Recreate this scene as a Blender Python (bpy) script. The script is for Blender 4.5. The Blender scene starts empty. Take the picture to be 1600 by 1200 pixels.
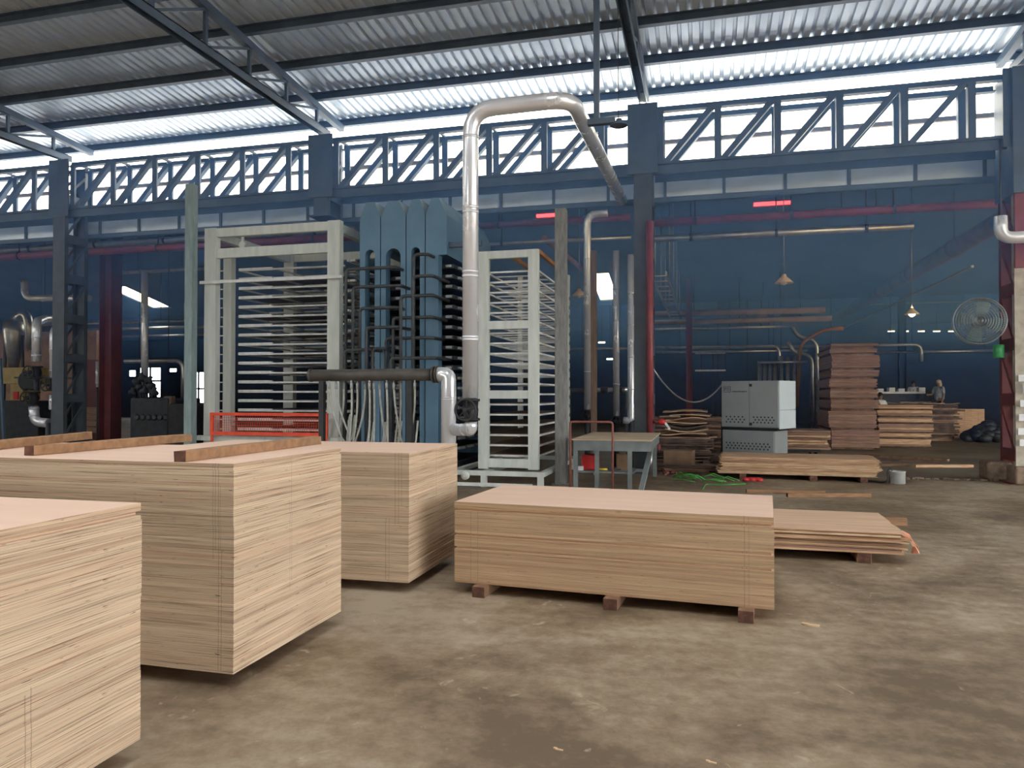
import bpy, math, random
from math import sin, cos, pi, radians, sqrt
from mathutils import Vector, Matrix
from mathutils.geometry import tessellate_polygon

# ------------------------------------------------------------------ camera, sky, exposure
SC = bpy.context.scene
COL = SC.collection
EYE = Vector((0.0, 0.0, 1.6))
FPX, YAW, PITCH = 1165.0, radians(14.5), 0.014
cam = bpy.data.cameras.new('camera')
cam.sensor_width = 36.0
cam.lens = 36.0 * FPX / 1600.0
cam.clip_start = 0.05
cam.clip_end = 400
camo = bpy.data.objects.new('camera', cam)
camo.location = EYE
camo.rotation_euler = (pi / 2 + PITCH, 0, YAW)
COL.objects.link(camo)
SC.camera = camo

world = bpy.data.worlds.new('overcast_sky')
SC.world = world
world.use_nodes = True
bg = world.node_tree.nodes['Background']
bg.inputs[0].default_value = (0.95, 0.975, 1.0, 1)
bg.inputs[1].default_value = 7.8
SC.view_settings.view_transform = 'Standard'
SC.view_settings.look = 'None'
SC.view_settings.gamma = 1.0
SC.view_settings.use_curve_mapping = False
SC.view_settings.exposure = 0.0
SC.cycles.max_bounces = 8
SC.cycles.diffuse_bounces = 4
SC.cycles.volume_bounces = 1

random.seed(7)
RND = random.Random(11)

_F = Vector((-sin(YAW) * cos(PITCH), cos(YAW) * cos(PITCH), sin(PITCH)))
_R = Vector((cos(YAW), sin(YAW), 0))
_U = _R.cross(_F)


def _ray(x, y):
    return _F + _R * ((x - 800) / FPX) - _U * ((y - 600) / FPX)


def at(x, y, Y):
    """real point where the sight line of photograph pixel (x, y) meets the plane at depth Y"""
    d = _ray(x, y)
    return EYE + d * (Y / d.y)


def X_(x, Y):
    return at(x, 616, Y).x


def Z_(x, y, Y):
    return at(x, y, Y).z


# ------------------------------------------------------------------ materials
def nodes(name):
    m = bpy.data.materials.new(name)
    m.use_nodes = True
    nt = m.node_tree
    return m, nt, nt.nodes['Principled BSDF']


def mat(name, c1, c2=None, rough=0.6, metal=0.0, scale=6.0, bump=0.0, stretch=(1, 1, 1), rough2=None, detail=5):
    m, nt, b = nodes(name)
    b.inputs['Roughness'].default_value = rough
    b.inputs['Metallic'].default_value = metal
    if c2 is None:
        c2 = tuple(v * 0.72 for v in c1)
    tc = nt.nodes.new('ShaderNodeTexCoord')
    mp = nt.nodes.new('ShaderNodeMapping')
    mp.inputs['Scale'].default_value = stretch
    nz = nt.nodes.new('ShaderNodeTexNoise')
    nz.inputs['Scale'].default_value = scale
    nz.inputs['Detail'].default_value = detail
    rp = nt.nodes.new('ShaderNodeValToRGB')
    rp.color_ramp.elements[0].position = 0.32
    rp.color_ramp.elements[1].position = 0.68
    rp.color_ramp.elements[0].color = (*c2, 1)
    rp.color_ramp.elements[1].color = (*c1, 1)
    L = nt.links.new
    L(tc.outputs['Object'], mp.inputs[0])
    L(mp.outputs[0], nz.inputs['Vector'])
    L(nz.outputs[0], rp.inputs[0])
    L(rp.outputs[0], b.inputs['Base Color'])
    if rough2 is not None:
        mr = nt.nodes.new('ShaderNodeMapRange')
        mr.inputs['To Min'].default_value = rough
        mr.inputs['To Max'].default_value = rough2
        L(nz.outputs[0], mr.inputs[0])
        L(mr.outputs[0], b.inputs['Roughness'])
    if bump:
        bp = nt.nodes.new('ShaderNodeBump')
        bp.inputs['Strength'].default_value = bump
        bp.inputs['Distance'].default_value = 0.01
        L(nz.outputs[0], bp.inputs['Height'])
        L(bp.outputs[0], b.inputs['Normal'])
    return m


def glow(name, c, s):
    m, nt, b = nodes(name)
    b.inputs['Base Color'].default_value = (*c, 1)
    b.inputs['Emission Color'].default_value = (*c, 1)
    b.inputs['Emission Strength'].default_value = s
    return m


def ply_edge(name, light, dark, red, lines=(), ltop=1.0):
    """edge of a plywood sheet: thin plies along the sheet; 'lines' are pencil lines (axis, position)"""
    m, nt, b = nodes(name)
    L = nt.links.new
    N = nt.nodes.new
    b.inputs['Roughness'].default_value = 0.75
    tc = N('ShaderNodeTexCoord')
    oi = N('ShaderNodeObjectInfo')
    sep = N('ShaderNodeSeparateXYZ')
    L(tc.outputs['Object'], sep.inputs[0])
    rz = N('ShaderNodeMath'); rz.operation = 'MULTIPLY'; rz.inputs[1].default_value = 83.0
    L(oi.outputs['Random'], rz.inputs[0])
    zz = N('ShaderNodeMath'); zz.operation = 'MULTIPLY_ADD'; zz.inputs[1].default_value = 130.0
    L(sep.outputs[2], zz.inputs[0]); L(rz.outputs[0], zz.inputs[2])
    cb = N('ShaderNodeCombineXYZ')
    sx = N('ShaderNodeMath'); sx.operation = 'MULTIPLY'; sx.inputs[1].default_value = 0.9
    sy = N('ShaderNodeMath'); sy.operation = 'MULTIPLY'; sy.inputs[1].default_value = 0.9
    L(sep.outputs[0], sx.inputs[0]); L(sep.outputs[1], sy.inputs[0])
    L(sx.outputs[0], cb.inputs[0]); L(sy.outputs[0], cb.inputs[1]); L(zz.outputs[0], cb.inputs[2])
    nz = N('ShaderNodeTexNoise'); nz.inputs['Scale'].default_value = 2.1; nz.inputs['Detail'].default_value = 3
    L(cb.outputs[0], nz.inputs['Vector'])
    rp = N('ShaderNodeValToRGB')
    e = rp.color_ramp.elements
    e[0].position = 0.33; e[0].color = (*dark, 1)
    e[1].position = 0.62; e[1].color = (*light, 1)
    x = e.new(0.43); x.color = tuple(0.72 * l + 0.28 * d for l, d in zip(light, dark)) + (1,)
    L(nz.outputs[0], rp.inputs[0])
    # some sheets are redder
    rr = N('ShaderNodeMath'); rr.operation = 'POWER'; rr.inputs[1].default_value = 2.2
    L(oi.outputs['Random'], rr.inputs[0])
    n2 = N('ShaderNodeTexNoise'); n2.inputs['Scale'].default_value = 0.9
    L(cb.outputs[0], n2.inputs['Vector'])
    rm = N('ShaderNodeMath'); rm.operation = 'MULTIPLY'
    L(rr.outputs[0], rm.inputs[0]); L(n2.outputs[0], rm.inputs[1])
    mx = N('ShaderNodeMix'); mx.data_type = 'RGBA'; mx.blend_type = 'MIX'
    mx.inputs[7].default_value = (*red, 1)
    L(rm.outputs[0], mx.inputs[0]); L(rp.outputs[0], mx.inputs[6])
    out = mx.outputs[2]
    # each sheet is a little lighter or darker than its neighbours
    fr = N('ShaderNodeMath'); fr.operation = 'MULTIPLY'; fr.inputs[1].default_value = 17.3
    L(oi.outputs['Random'], fr.inputs[0])
    fc = N('ShaderNodeMath'); fc.operation = 'FRACT'; L(fr.outputs[0], fc.inputs[0])
    vr = N('ShaderNodeMapRange'); vr.inputs['To Min'].default_value = 0.84; vr.inputs['To Max'].default_value = 1.05
    L(fc.outputs[0], vr.inputs[0])
    hv = N('ShaderNodeHueSaturation'); L(vr.outputs[0], hv.inputs['Value']); L(out, hv.inputs['Color'])
    out = hv.outputs[0]
    # short dark core gaps
    cb2 = N('ShaderNodeCombineXYZ')
    s2 = N('ShaderNodeMath'); s2.operation = 'MULTIPLY'; s2.inputs[1].default_value = 7.0
    s3 = N('ShaderNodeMath'); s3.operation = 'MULTIPLY'; s3.inputs[1].default_value = 7.0
    L(sep.outputs[0], s2.inputs[0]); L(sep.outputs[1], s3.inputs[0])
    L(s2.outputs[0], cb2.inputs[0]); L(s3.outputs[0], cb2.inputs[1]); L(zz.outputs[0], cb2.inputs[2])
    n3 = N('ShaderNodeTexNoise'); n3.inputs['Scale'].default_value = 1.6; n3.inputs['Detail'].default_value = 1
    L(cb2.outputs[0], n3.inputs['Vector'])
    gt = N('ShaderNodeMath'); gt.operation = 'GREATER_THAN'; gt.inputs[1].default_value = 0.755
    L(n3.outputs[0], gt.inputs[0])
    mx2 = N('ShaderNodeMix'); mx2.data_type = 'RGBA'
    mx2.inputs[7].default_value = (*(d * 0.45 for d in dark), 1)
    L(gt.outputs[0], mx2.inputs[0]); L(out, mx2.inputs[6])
    out = mx2.outputs[2]
    gp_ = N('ShaderNodeNewGeometry')
    sg_ = N('ShaderNodeSeparateXYZ')
    L(gp_.outputs['Position'], sg_.inputs[0])
    for ax, pos, w, zlo_, zhi_ in lines:
        d = N('ShaderNodeMath'); d.operation = 'SUBTRACT'; d.inputs[1].default_value = pos
        L(sep.outputs['XYZ'.index(ax)], d.inputs[0])
        ab = N('ShaderNodeMath'); ab.operation = 'ABSOLUTE'; L(d.outputs[0], ab.inputs[0])
        lt = N('ShaderNodeMath'); lt.operation = 'LESS_THAN'; lt.inputs[1].default_value = w
        L(ab.outputs[0], lt.inputs[0])
        f = N('ShaderNodeMath'); f.operation = 'MULTIPLY'; f.inputs[1].default_value = 0.5
        cz = N('ShaderNodeMath'); cz.operation = 'COMPARE'
        cz.inputs[1].default_value = (zlo_ + zhi_) / 2; cz.inputs[2].default_value = (zhi_ - zlo_) / 2
        L(sg_.outputs[2], cz.inputs[0])
        bt_ = N('ShaderNodeMath'); bt_.operation = 'MULTIPLY'
        L(lt.outputs[0], bt_.inputs[0]); L(cz.outputs[0], bt_.inputs[1])
        L(bt_.outputs[0], f.inputs[0])
        m3 = N('ShaderNodeMix'); m3.data_type = 'RGBA'; m3.inputs[7].default_value = (0.07, 0.05, 0.05, 1)
        L(f.outputs[0], m3.inputs[0]); L(out, m3.inputs[6]); out = m3.outputs[2]
    L(out, b.inputs['Base Color'])
    return m


M = {}
M['ply_top'] = mat('plywood_face', (0.80, 0.57, 0.43), (0.74, 0.50, 0.365), 0.5, scale=1.2, stretch=(0.6, 5, 5))
LT, DK, RD = (0.68, 0.52, 0.35), (0.17, 0.095, 0.055), (0.45, 0.26, 0.16)
M['ply_a'] = ply_edge('plywood_edge_front', LT, DK, RD, [('Y', 0.035, 0.0018, .16, .50), ('Y', 0.06, 0.0018, .14, .52)])
M['ply_b'] = ply_edge('plywood_edge_left', LT, DK, RD, [('X', 1.09, 0.0014, .7, 1.3), ('X', 1.105, 0.0016, .75, 1.3), ('X', 1.125, 0.0018, .1, 1.3), ('X', 1.143, 0.0018, .1, .75), ('X', 1.137, 0.0012, .75, 1.1), ('Y', -0.03, 0.0014, .45, 1.3), ('Y', -0.05, 0.0014, .4, .95)])
M['ply_c'] = ply_edge('plywood_edge_rear', LT, DK, RD, [('X', 1.02, 0.002, .1, .6), ('X', 1.05, 0.0015, .1, .6), ('X', 1.1, 0.002, .55, 1.3), ('X', 1.13, 0.0018, .55, 1.3), ('X', 1.155, 0.0015, .7, 1.3), ('Y', 0.02, .002, .65, 1.3)])
M['ply_d'] = ply_edge('plywood_edge_low', (0.60, 0.42, 0.25), (0.24, 0.135, 0.07), (0.40, 0.2, 0.1), [('X', -1.08, 0.0015, .1, .66), ('X', -1.02, 0.0015, .1, .66), ('X', 1.02, 0.002, 0, 1), ('X', 1.05, 0.0015, .1, 1)])
M['veneer'] = mat('rough_veneer', (0.68, 0.45, 0.27), (0.42, 0.24, 0.13), 0.8, scale=3, stretch=(1, 4, 14))
M['veneer_face'] = mat('veneer_face', (0.66, 0.45, 0.30), (0.56, 0.36, 0.23), 0.7, scale=2, stretch=(0.6, 6, 6))
M['veneer_red'] = mat('red_veneer', (0.33, 0.185, 0.125), (0.19, 0.1, 0.068), 0.85, scale=3, stretch=(1, 3, 16))
M['veneer_brown'] = mat('brown_veneer', (0.36, 0.22, 0.14), (0.2, 0.12, 0.08), 0.85, scale=3, stretch=(1, 3, 16))
M['veneer_pale'] = mat('pale_veneer', (0.72, 0.54, 0.34), (0.5, 0.33, 0.18), 0.8, scale=5)
M['veneer_dark'] = mat('dark_veneer', (0.16, 0.1, 0.07), (0.06, 0.04, 0.03), 0.9, scale=4)
M['pink_film'] = mat('pink_veneer_strip', (0.85, 0.42, 0.28), (0.7, 0.3, 0.18), 0.6, scale=9)
M['batten'] = mat('batten_wood', (0.36, 0.20, 0.10), (0.22, 0.115, 0.055), 0.75, scale=2.2, stretch=(1.2, 7, 7), bump=0.1)
M['batten_end'] = mat('batten_end_grain', (0.17, 0.075, 0.045), (0.07, 0.03, 0.02), 0.9, scale=20)
M['block'] = mat('bearer_block_wood', (0.31, 0.18, 0.1), (0.17, 0.09, 0.05), 0.85, scale=9)
M['dark_board'] = mat('stained_board', (0.2, 0.115, 0.06), (0.1, 0.055, 0.03), 0.85, scale=5, stretch=(1, 8, 8))
M['steel'] = mat('blue_grey_steel', (0.085, 0.125, 0.18), (0.055, 0.085, 0.13), 0.5, scale=3)
M['steel_col'] = mat('dark_grey_steel', (0.07, 0.082, 0.095), (0.045, 0.055, 0.065), 0.5, scale=3)
M['steel_teal'] = mat('teal_grey_paint', (0.25, 0.33, 0.32), (0.17, 0.23, 0.23), 0.55, scale=4, stretch=(3, 3, 0.6))
M['steel_post'] = mat('worn_grey_post', (0.24, 0.235, 0.22), (0.15, 0.15, 0.145), 0.65, scale=6, stretch=(4, 4, 0.8))
M['rack'] = mat('cream_grey_paint', (0.62, 0.64, 0.58), (0.50, 0.53, 0.48), 0.5, scale=3, stretch=(3, 3, 0.5))
M['rack_bar'] = mat('pale_tray_steel', (0.72, 0.73, 0.69), (0.56, 0.57, 0.54), 0.5, scale=9)
M['press'] = mat('blue_press_paint', (0.12, 0.235, 0.33), (0.09, 0.185, 0.27), 0.5, scale=2)
M['platen'] = mat('dark_platen_steel', (0.035, 0.05, 0.065), (0.015, 0.022, 0.03), 0.5, scale=5)
M['bracket'] = mat('pale_bracket', (0.42, 0.43, 0.42), (0.3, 0.31, 0.3), 0.5, scale=9)
M['pipe_dark'] = mat('dark_pipe', (0.055, 0.06, 0.065), (0.03, 0.033, 0.036), 0.5, scale=8)
M['pipe_header'] = mat('brown_black_header_pipe', (0.10, 0.085, 0.07), (0.05, 0.043, 0.037), 0.45, scale=5)
M['silver'] = mat('aluminium_cladding', (0.90, 0.91, 0.92), (0.80, 0.81, 0.83), 0.2, metal=0.5, scale=5, rough2=0.32, stretch=(1, 1, 0.4))
M['silver_dull'] = mat('dull_lagged_pipe', (0.55, 0.54, 0.5), (0.4, 0.39, 0.36), 0.35, metal=0.9, scale=5)
M['hose'] = mat('pale_hose', (0.50, 0.50, 0.45), (0.36, 0.36, 0.32), 0.55, scale=12)
M['red_guard'] = mat('orange_red_paint', (0.80, 0.09, 0.035), (0.66, 0.06, 0.025), 0.45, scale=5)
M['red_pipe'] = mat('red_pipe_paint', (0.26, 0.05, 0.055), (0.18, 0.035, 0.04), 0.5, scale=5)
M['red_col'] = mat('dark_red_steel', (0.17, 0.033, 0.03), (0.10, 0.022, 0.022), 0.6, scale=2.5)
M['rust'] = mat('rust_red_tube', (0.28, 0.09, 0.07), (0.17, 0.055, 0.045), 0.7, scale=12)
M['orange_beam'] = mat('orange_brown_rail', (0.42, 0.2, 0.09), (0.3, 0.14, 0.06), 0.6, scale=5)
M['brown_post'] = mat('brown_timber_post', (0.20, 0.125, 0.08), (0.12, 0.075, 0.05), 0.8, scale=5, stretch=(5, 5, 0.6))
M['brown_duct'] = mat('brown_lagged_duct', (0.34, 0.24, 0.16), (0.22, 0.15, 0.1), 0.6, scale=3)
M['conc_col'] = mat('flaking_cream_paint', (0.52, 0.47, 0.38), (0.33, 0.28, 0.21), 0.85, scale=5, bump=0.2)
M['conc_base'] = mat('stained_concrete_foot', (0.27, 0.19, 0.13), (0.15, 0.1, 0.07), 0.9, scale=9, bump=0.4)
M['white_paint'] = mat('white_paint', (0.8, 0.8, 0.78), (0.65, 0.65, 0.62), 0.6, scale=7)
M['fascia'] = mat('zinc_fascia', (0.58, 0.66, 0.74), (0.42, 0.49, 0.56), 0.36, metal=0.4, scale=1.5, stretch=(1, 1, 2))
M['roof'] = mat('galvanised_roof_sheet', (0.78, 0.85, 0.92), (0.70, 0.77, 0.84), 0.36, metal=0.45, scale=1.3, stretch=(4, 0.4, 1))
M['roof_out'] = mat('weathered_zinc_roof', (0.82, 0.82, 0.8), (0.74, 0.74, 0.73), 0.6, scale=1)
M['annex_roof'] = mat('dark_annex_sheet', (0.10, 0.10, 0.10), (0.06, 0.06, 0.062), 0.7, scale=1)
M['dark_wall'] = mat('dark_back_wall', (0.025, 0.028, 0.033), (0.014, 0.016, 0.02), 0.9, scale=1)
M['brick_wall'] = mat('brown_masonry', (0.34, 0.2, 0.13), (0.2, 0.115, 0.075), 0.9, scale=2.5)
M['hall_wall'] = mat('dim_hall_wall', (0.24, 0.23, 0.21), (0.18, 0.17, 0.16), 0.9, scale=1)
M['cab'] = mat('grey_cabinet_paint', (0.33, 0.35, 0.34), (0.29, 0.31, 0.305), 0.45, scale=2)
M['cab_side_sunlit'] = mat('sunlit_side_panel', (0.68, 0.76, 0.77), (0.64, 0.72, 0.73), 0.45, scale=2)  # the cabinet's right side, sunlight painted in as a paler colour
M['black'] = mat('black_iron', (0.025, 0.025, 0.026), (0.012, 0.012, 0.013), 0.55, scale=8)
M['machine'] = mat('grimy_machine_paint', (0.03, 0.033, 0.036), (0.012, 0.013, 0.015), 0.6, scale=5)
M['yellow'] = mat('dull_yellow_paint', (0.42, 0.31, 0.11), (0.3, 0.21, 0.08), 0.6, scale=4)
M['table_top'] = mat('table_plywood', (0.56, 0.44, 0.30), (0.43, 0.32, 0.21), 0.7, scale=3)
M['table_steel'] = mat('grey_green_table_steel', (0.2, 0.225, 0.22), (0.13, 0.15, 0.148), 0.55, scale=4)
M['card'] = mat('brown_cardboard', (0.3, 0.19, 0.11), (0.2, 0.12, 0.07), 0.85, scale=4)
M['red_plastic'] = mat('red_plastic', (0.6, 0.03, 0.03), (0.45, 0.02, 0.02), 0.4, scale=5)
M['green_plastic'] = mat('green_plastic', (0.05, 0.36, 0.12), (0.03, 0.26, 0.08), 0.45, scale=6)
M['green_strap'] = mat('green_strap', (0.07, 0.42, 0.06), (0.04, 0.28, 0.04), 0.5, scale=9)
M['fan_grille'] = mat('grey_fan_wire', (0.3, 0.33, 0.34), (0.2, 0.22, 0.23), 0.4, metal=0.5, scale=9)
M['fan_blade'] = mat('green_grey_blade', (0.16, 0.27, 0.26), (0.12, 0.2, 0.2), 0.4, scale=5)
M['shade'] = mat('enamel_lamp_shade', (0.95, 0.74, 0.5), (0.88, 0.67, 0.44), 0.45, scale=6)
M['bulb'] = glow('warm_bulb', (1.0, 0.78, 0.5), 14)
M['led_white'] = glow('cool_lamp', (0.85, 0.93, 1.0), 6)
M['led_red'] = glow('red_lamp', (1.0, 0.06, 0.08), 4)
M['pot'] = mat('grey_pot', (0.42, 0.42, 0.38), (0.33, 0.33, 0.3), 0.6, scale=8)
M['skin'] = mat('skin', (0.33, 0.18, 0.11), (0.28, 0.15, 0.09), 0.55, scale=9)
M['shirt_white'] = mat('white_shirt_cloth', (0.66, 0.65, 0.6), (0.55, 0.54, 0.5), 0.85, scale=14)
M['shirt_grey'] = mat('grey_shirt_cloth', (0.38, 0.39, 0.41), (0.28, 0.29, 0.31), 0.85, scale=14)
M['cloth_cream'] = mat('cream_head_cloth', (0.62, 0.55, 0.4), (0.5, 0.43, 0.3), 0.85, scale=14)
M['trousers'] = mat('dark_trouser_cloth', (0.04, 0.045, 0.06), (0.025, 0.03, 0.04), 0.85, scale=14)
M['hair'] = mat('black_hair', (0.015, 0.013, 0.012), (0.008, 0.007, 0.007), 0.6, scale=30)


def concrete(name, c_dark, c_mid, c_light):
    m, nt, b = nodes(name)
    L, N = nt.links.new, nt.nodes.new
    tc = N('ShaderNodeTexCoord')
    n1 = N('ShaderNodeTexNoise'); n1.inputs['Scale'].default_value = 0.55; n1.inputs['Detail'].default_value = 8
    n1.inputs['Roughness'].default_value = 0.62; n1.inputs['Distortion'].default_value = 0.6
    n2 = N('ShaderNodeTexNoise'); n2.inputs['Scale'].default_value = 9; n2.inputs['Detail'].default_value = 9
    n2.inputs['Roughness'].default_value = 0.7
    mp = N('ShaderNodeMapping'); mp.inputs['Scale'].default_value = (0.35, 1.6, 1); mp.inputs['Rotation'].default_value = (0, 0, 0.5)
    n3 = N('ShaderNodeTexNoise'); n3.inputs['Scale'].default_value = 4.2; n3.inputs['Detail'].default_value = 4
    for n in (n1, n2):
        L(tc.outputs['Object'], n.inputs['Vector'])
    L(tc.outputs['Object'], mp.inputs[0]); L(mp.outputs[0], n3.inputs['Vector'])
    rp = N('ShaderNodeValToRGB')
    e = rp.color_ramp.elements
    e[0].position, e[1].position = 0.34, 0.66
    e[0].color, e[1].color = (*c_dark, 1), (*c_light, 1)
    k = e.new(0.5); k.color = (*c_mid, 1)
    ad = N('ShaderNodeMath'); ad.operation = 'MULTIPLY_ADD'; ad.inputs[1].default_value = 0.5
    sb = N('ShaderNodeMath'); sb.operation = 'MULTIPLY_ADD'; sb.inputs[1].default_value = 0.25; sb.inputs[2].default_value = -0.375
    L(n3.outputs[0], sb.inputs[0])
    a2 = N('ShaderNodeMath'); a2.operation = 'ADD'
    L(n2.outputs[0], ad.inputs[0]); L(n1.outputs[0], ad.inputs[2])
    L(ad.outputs[0], a2.inputs[0]); L(sb.outputs[0], a2.inputs[1])
    L(a2.outputs[0], rp.inputs[0])
    # pale scuffs and crumbs
    vo = N('ShaderNodeTexNoise'); vo.inputs['Scale'].default_value = 5.5; vo.inputs['Detail'].default_value = 6; vo.inputs['Distortion'].default_value = 1.2
    L(tc.outputs['Object'], vo.inputs['Vector'])
    gt = N('ShaderNodeMapRange'); gt.inputs['From Min'].default_value = 0.67; gt.inputs['From Max'].default_value = 0.74
    L(vo.outputs[0], gt.inputs[0])
    mx = N('ShaderNodeMix'); mx.data_type = 'RGBA'; mx.inputs[7].default_value = (c_light[0] * 1.5, c_light[1] * 1.5, c_light[2] * 1.5, 1)
    sc = N('ShaderNodeMath'); sc.operation = 'MULTIPLY'; sc.inputs[1].default_value = 0.5
    L(gt.outputs[0], sc.inputs[0]); L(sc.outputs[0], mx.inputs[0]); L(rp.outputs[0], mx.inputs[6])
    L(mx.outputs[2], b.inputs['Base Color'])
    mr = N('ShaderNodeMapRange'); mr.inputs['To Min'].default_value = 0.42; mr.inputs['To Max'].default_value = 0.75
    L(n1.outputs[0], mr.inputs[0]); L(mr.outputs[0], b.inputs['Roughness'])
    bp = N('ShaderNodeBump'); bp.inputs['Strength'].default_value = 0.25; bp.inputs['Distance'].default_value = 0.01
    L(n2.outputs[0], bp.inputs['Height']); L(bp.outputs[0], b.inputs['Normal'])
    return m


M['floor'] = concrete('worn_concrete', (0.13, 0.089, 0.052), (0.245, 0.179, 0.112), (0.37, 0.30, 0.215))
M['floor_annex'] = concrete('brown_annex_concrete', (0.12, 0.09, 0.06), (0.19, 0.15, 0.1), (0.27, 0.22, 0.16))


# ------------------------------------------------------------------ mesh builder
class MB:
    def __init__(self):
        self.v, self.f, self.s, self.m = [], [], [], []

    def _add(self, vs, fs, smooth=False, mi=0):
        o = len(self.v)
        self.v += [Vector(p) for p in vs]
        self.f += [tuple(i + o for i in f) for f in fs]
        self.s += [smooth] * len(fs)
        self.m += [mi] * len(fs)

    def box(self, x0, x1, y0, y1, z0, z1, mi=0, rz=0.0, piv=None):
        vs = [(x, y, z) for z in (z0, z1) for y in (y0, y1) for x in (x0, x1)]
        if rz:
            c = piv or ((x0 + x1) / 2, (y0 + y1) / 2)
            vs = [(c[0] + (x - c[0]) * cos(rz) - (y - c[1]) * sin(rz), c[1] + (x - c[0]) * sin(rz) + (y - c[1]) * cos(rz), z) for x, y, z in vs]
        self._add(vs, [(0, 2, 3, 1), (4, 5, 7, 6), (0, 1, 5, 4), (2, 6, 7, 3), (0, 4, 6, 2), (1, 3, 7, 5)], False, mi)
        return self

    def cbox(self, x0, x1, y0, y1, z0, z1, c, mtop=1, medge=0):
        """box with chamfered horizontal edges; top and bottom use slot mtop"""
        def ring(z, i):
            return [(x0 + i, y0 + i, z), (x1 - i, y0 + i, z), (x1 - i, y1 - i, z), (x0 + i, y1 - i, z)]
        vs = ring(z0, c) + ring(z0 + c, 0) + ring(z1 - c, 0) + ring(z1, c)
        self._add(vs, [(3, 2, 1, 0)], False, mtop)
        o = []
        for k in range(3):
            for j in range(4):
                a, b_ = k * 4 + j, k * 4 + (j + 1) % 4
                o.append((a, b_, b_ + 4, a + 4))
        n = len(self.v) - 16
        self.f += [tuple(i + n for i in f) for f in o]
        self.s += [False] * 12
        self.m += [medge] * 12
        self.f.append((n + 12, n + 13, n + 14, n + 15)); self.s.append(False); self.m.append(mtop)
        return self

    def bar(self, p, q, w, h, up=(0, 0, 1), mi=0):
        p, q, up = Vector(p), Vector(q), Vector(up)
        d = (q - p).normalized()
        s = d.cross(up)
        if s.length < 1e-4:
            s = d.cross(Vector((1, 0, 0)))
        s.normalize()
        u = s.cross(d).normalized()
        vs = [b + s * (w / 2 * i) + u * (h / 2 * j) for b in (p, q) for j in (-1, 1) for i in (-1, 1)]
        self._add(vs, [(0, 1, 3, 2), (4, 6, 7, 5), (0, 4, 5, 1), (2, 3, 7, 6), (0, 2, 6, 4), (1, 5, 7, 3)], False, mi)
        return self

    def angle(self, p, q, w, t=0.012, up=(0, 0, 1)):
        """L-section bar"""
        p, q, up = Vector(p), Vector(q), Vector(up)
        d = (q - p).normalized()
        s = d.cross(up)
        if s.length < 1e-4:
            s = d.cross(Vector((1, 0, 0)))
        s.normalize(); u = s.cross(d).normalized()
        pr = [(0, 0), (w, 0), (w, t), (t, t), (t, w), (0, w)]
        vs = [b + s * (a - w / 2) + u * (c - w / 2) for b in (p, q) for a, c in pr]
        fs = [tuple(range(5, -1, -1)), tuple(range(6, 12))] + [(i, (i + 1) % 6, (i + 1) % 6 + 6, i + 6) for i in range(6)]
        self._add(vs, fs)
        return self

    def tube(self, pts, r, n=12, bend=0.0, seg=6, caps=True, mi=0, closed=False):
        pts = [Vector(p) for p in pts]
        if bend > 0 and len(pts) > 2:
            out = [pts[0]]
            for i in range(1, len(pts) - 1):
                a, b, c = pts[i - 1], pts[i], pts[i + 1]
                d1, d2 = (a - b), (c - b)
                t = min(bend, d1.length * 0.49, d2.length * 0.49)
                s, e = b + d1.normalized() * t, b + d2.normalized() * t
                for k in range(seg + 1):
                    u = k / seg
                    out.append(s * (1 - u) ** 2 + b * (2 * u * (1 - u)) + e * u * u)
            out.append(pts[-1])
            pts = out
        rs = r if isinstance(r, (list, tuple)) else [r] * len(pts)
        d0 = (pts[1] - pts[0]).normalized()
        nrm = d0.orthogonal().normalized()
        vs = []
        for i, p in enumerate(pts):
            if i == 0:
                d = d0
            elif i == len(pts) - 1:
                d = (pts[i] - pts[i - 1]).normalized()
            else:
                d = ((pts[i + 1] - pts[i]).normalized() + (pts[i] - pts[i - 1]).normalized())
                d = d.normalized() if d.length > 1e-6 else d0
            nrm = (nrm - d * nrm.dot(d))
            nrm = nrm.normalized() if nrm.length > 1e-6 else d.orthogonal().normalized()
            bn = d.cross(nrm)
            vs += [p + (nrm * cos(2 * pi * k / n) + bn * sin(2 * pi * k / n)) * rs[i] for k in range(n)]
        fs = []
        for i in range(len(pts) - 1):
            for k in range(n):
                a, b = i * n + k, i * n + (k + 1) % n
                fs.append((a, b, b + n, a + n))
        o = len(self.v)
        self._add(vs, fs, True, mi)
        if caps:
            m = len(self.v) - n
            self.f += [tuple(range(o + n - 1, o - 1, -1)), tuple(range(m, m + n))]
            self.s += [False, False]
            self.m += [mi, mi]
        return self

    def lathe(self, prof, c, axis=(0, 0, 1), n=24, mi=0, smooth=True):
        c, ax = Vector(c), Vector(axis).normalized()
        a = ax.orthogonal().normalized()
        b = ax.cross(a)
        vs = [c + ax * z + (a * cos(2 * pi * k / n) + b * sin(2 * pi * k / n)) * r for r, z in prof for k in range(n)]
        fs = [(i * n + k, i * n + (k + 1) % n, (i + 1) * n + (k + 1) % n, (i + 1) * n + k) for i in range(len(prof) - 1) for k in range(n)]
        o = len(self.v)
        self._add(vs, fs, smooth, mi)
        self.f += [tuple(range(o + n - 1, o - 1, -1)), tuple(range(len(self.v) - n, len(self.v)))]
        self.s += [False, False]
        self.m += [mi, mi]
        return self

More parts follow.
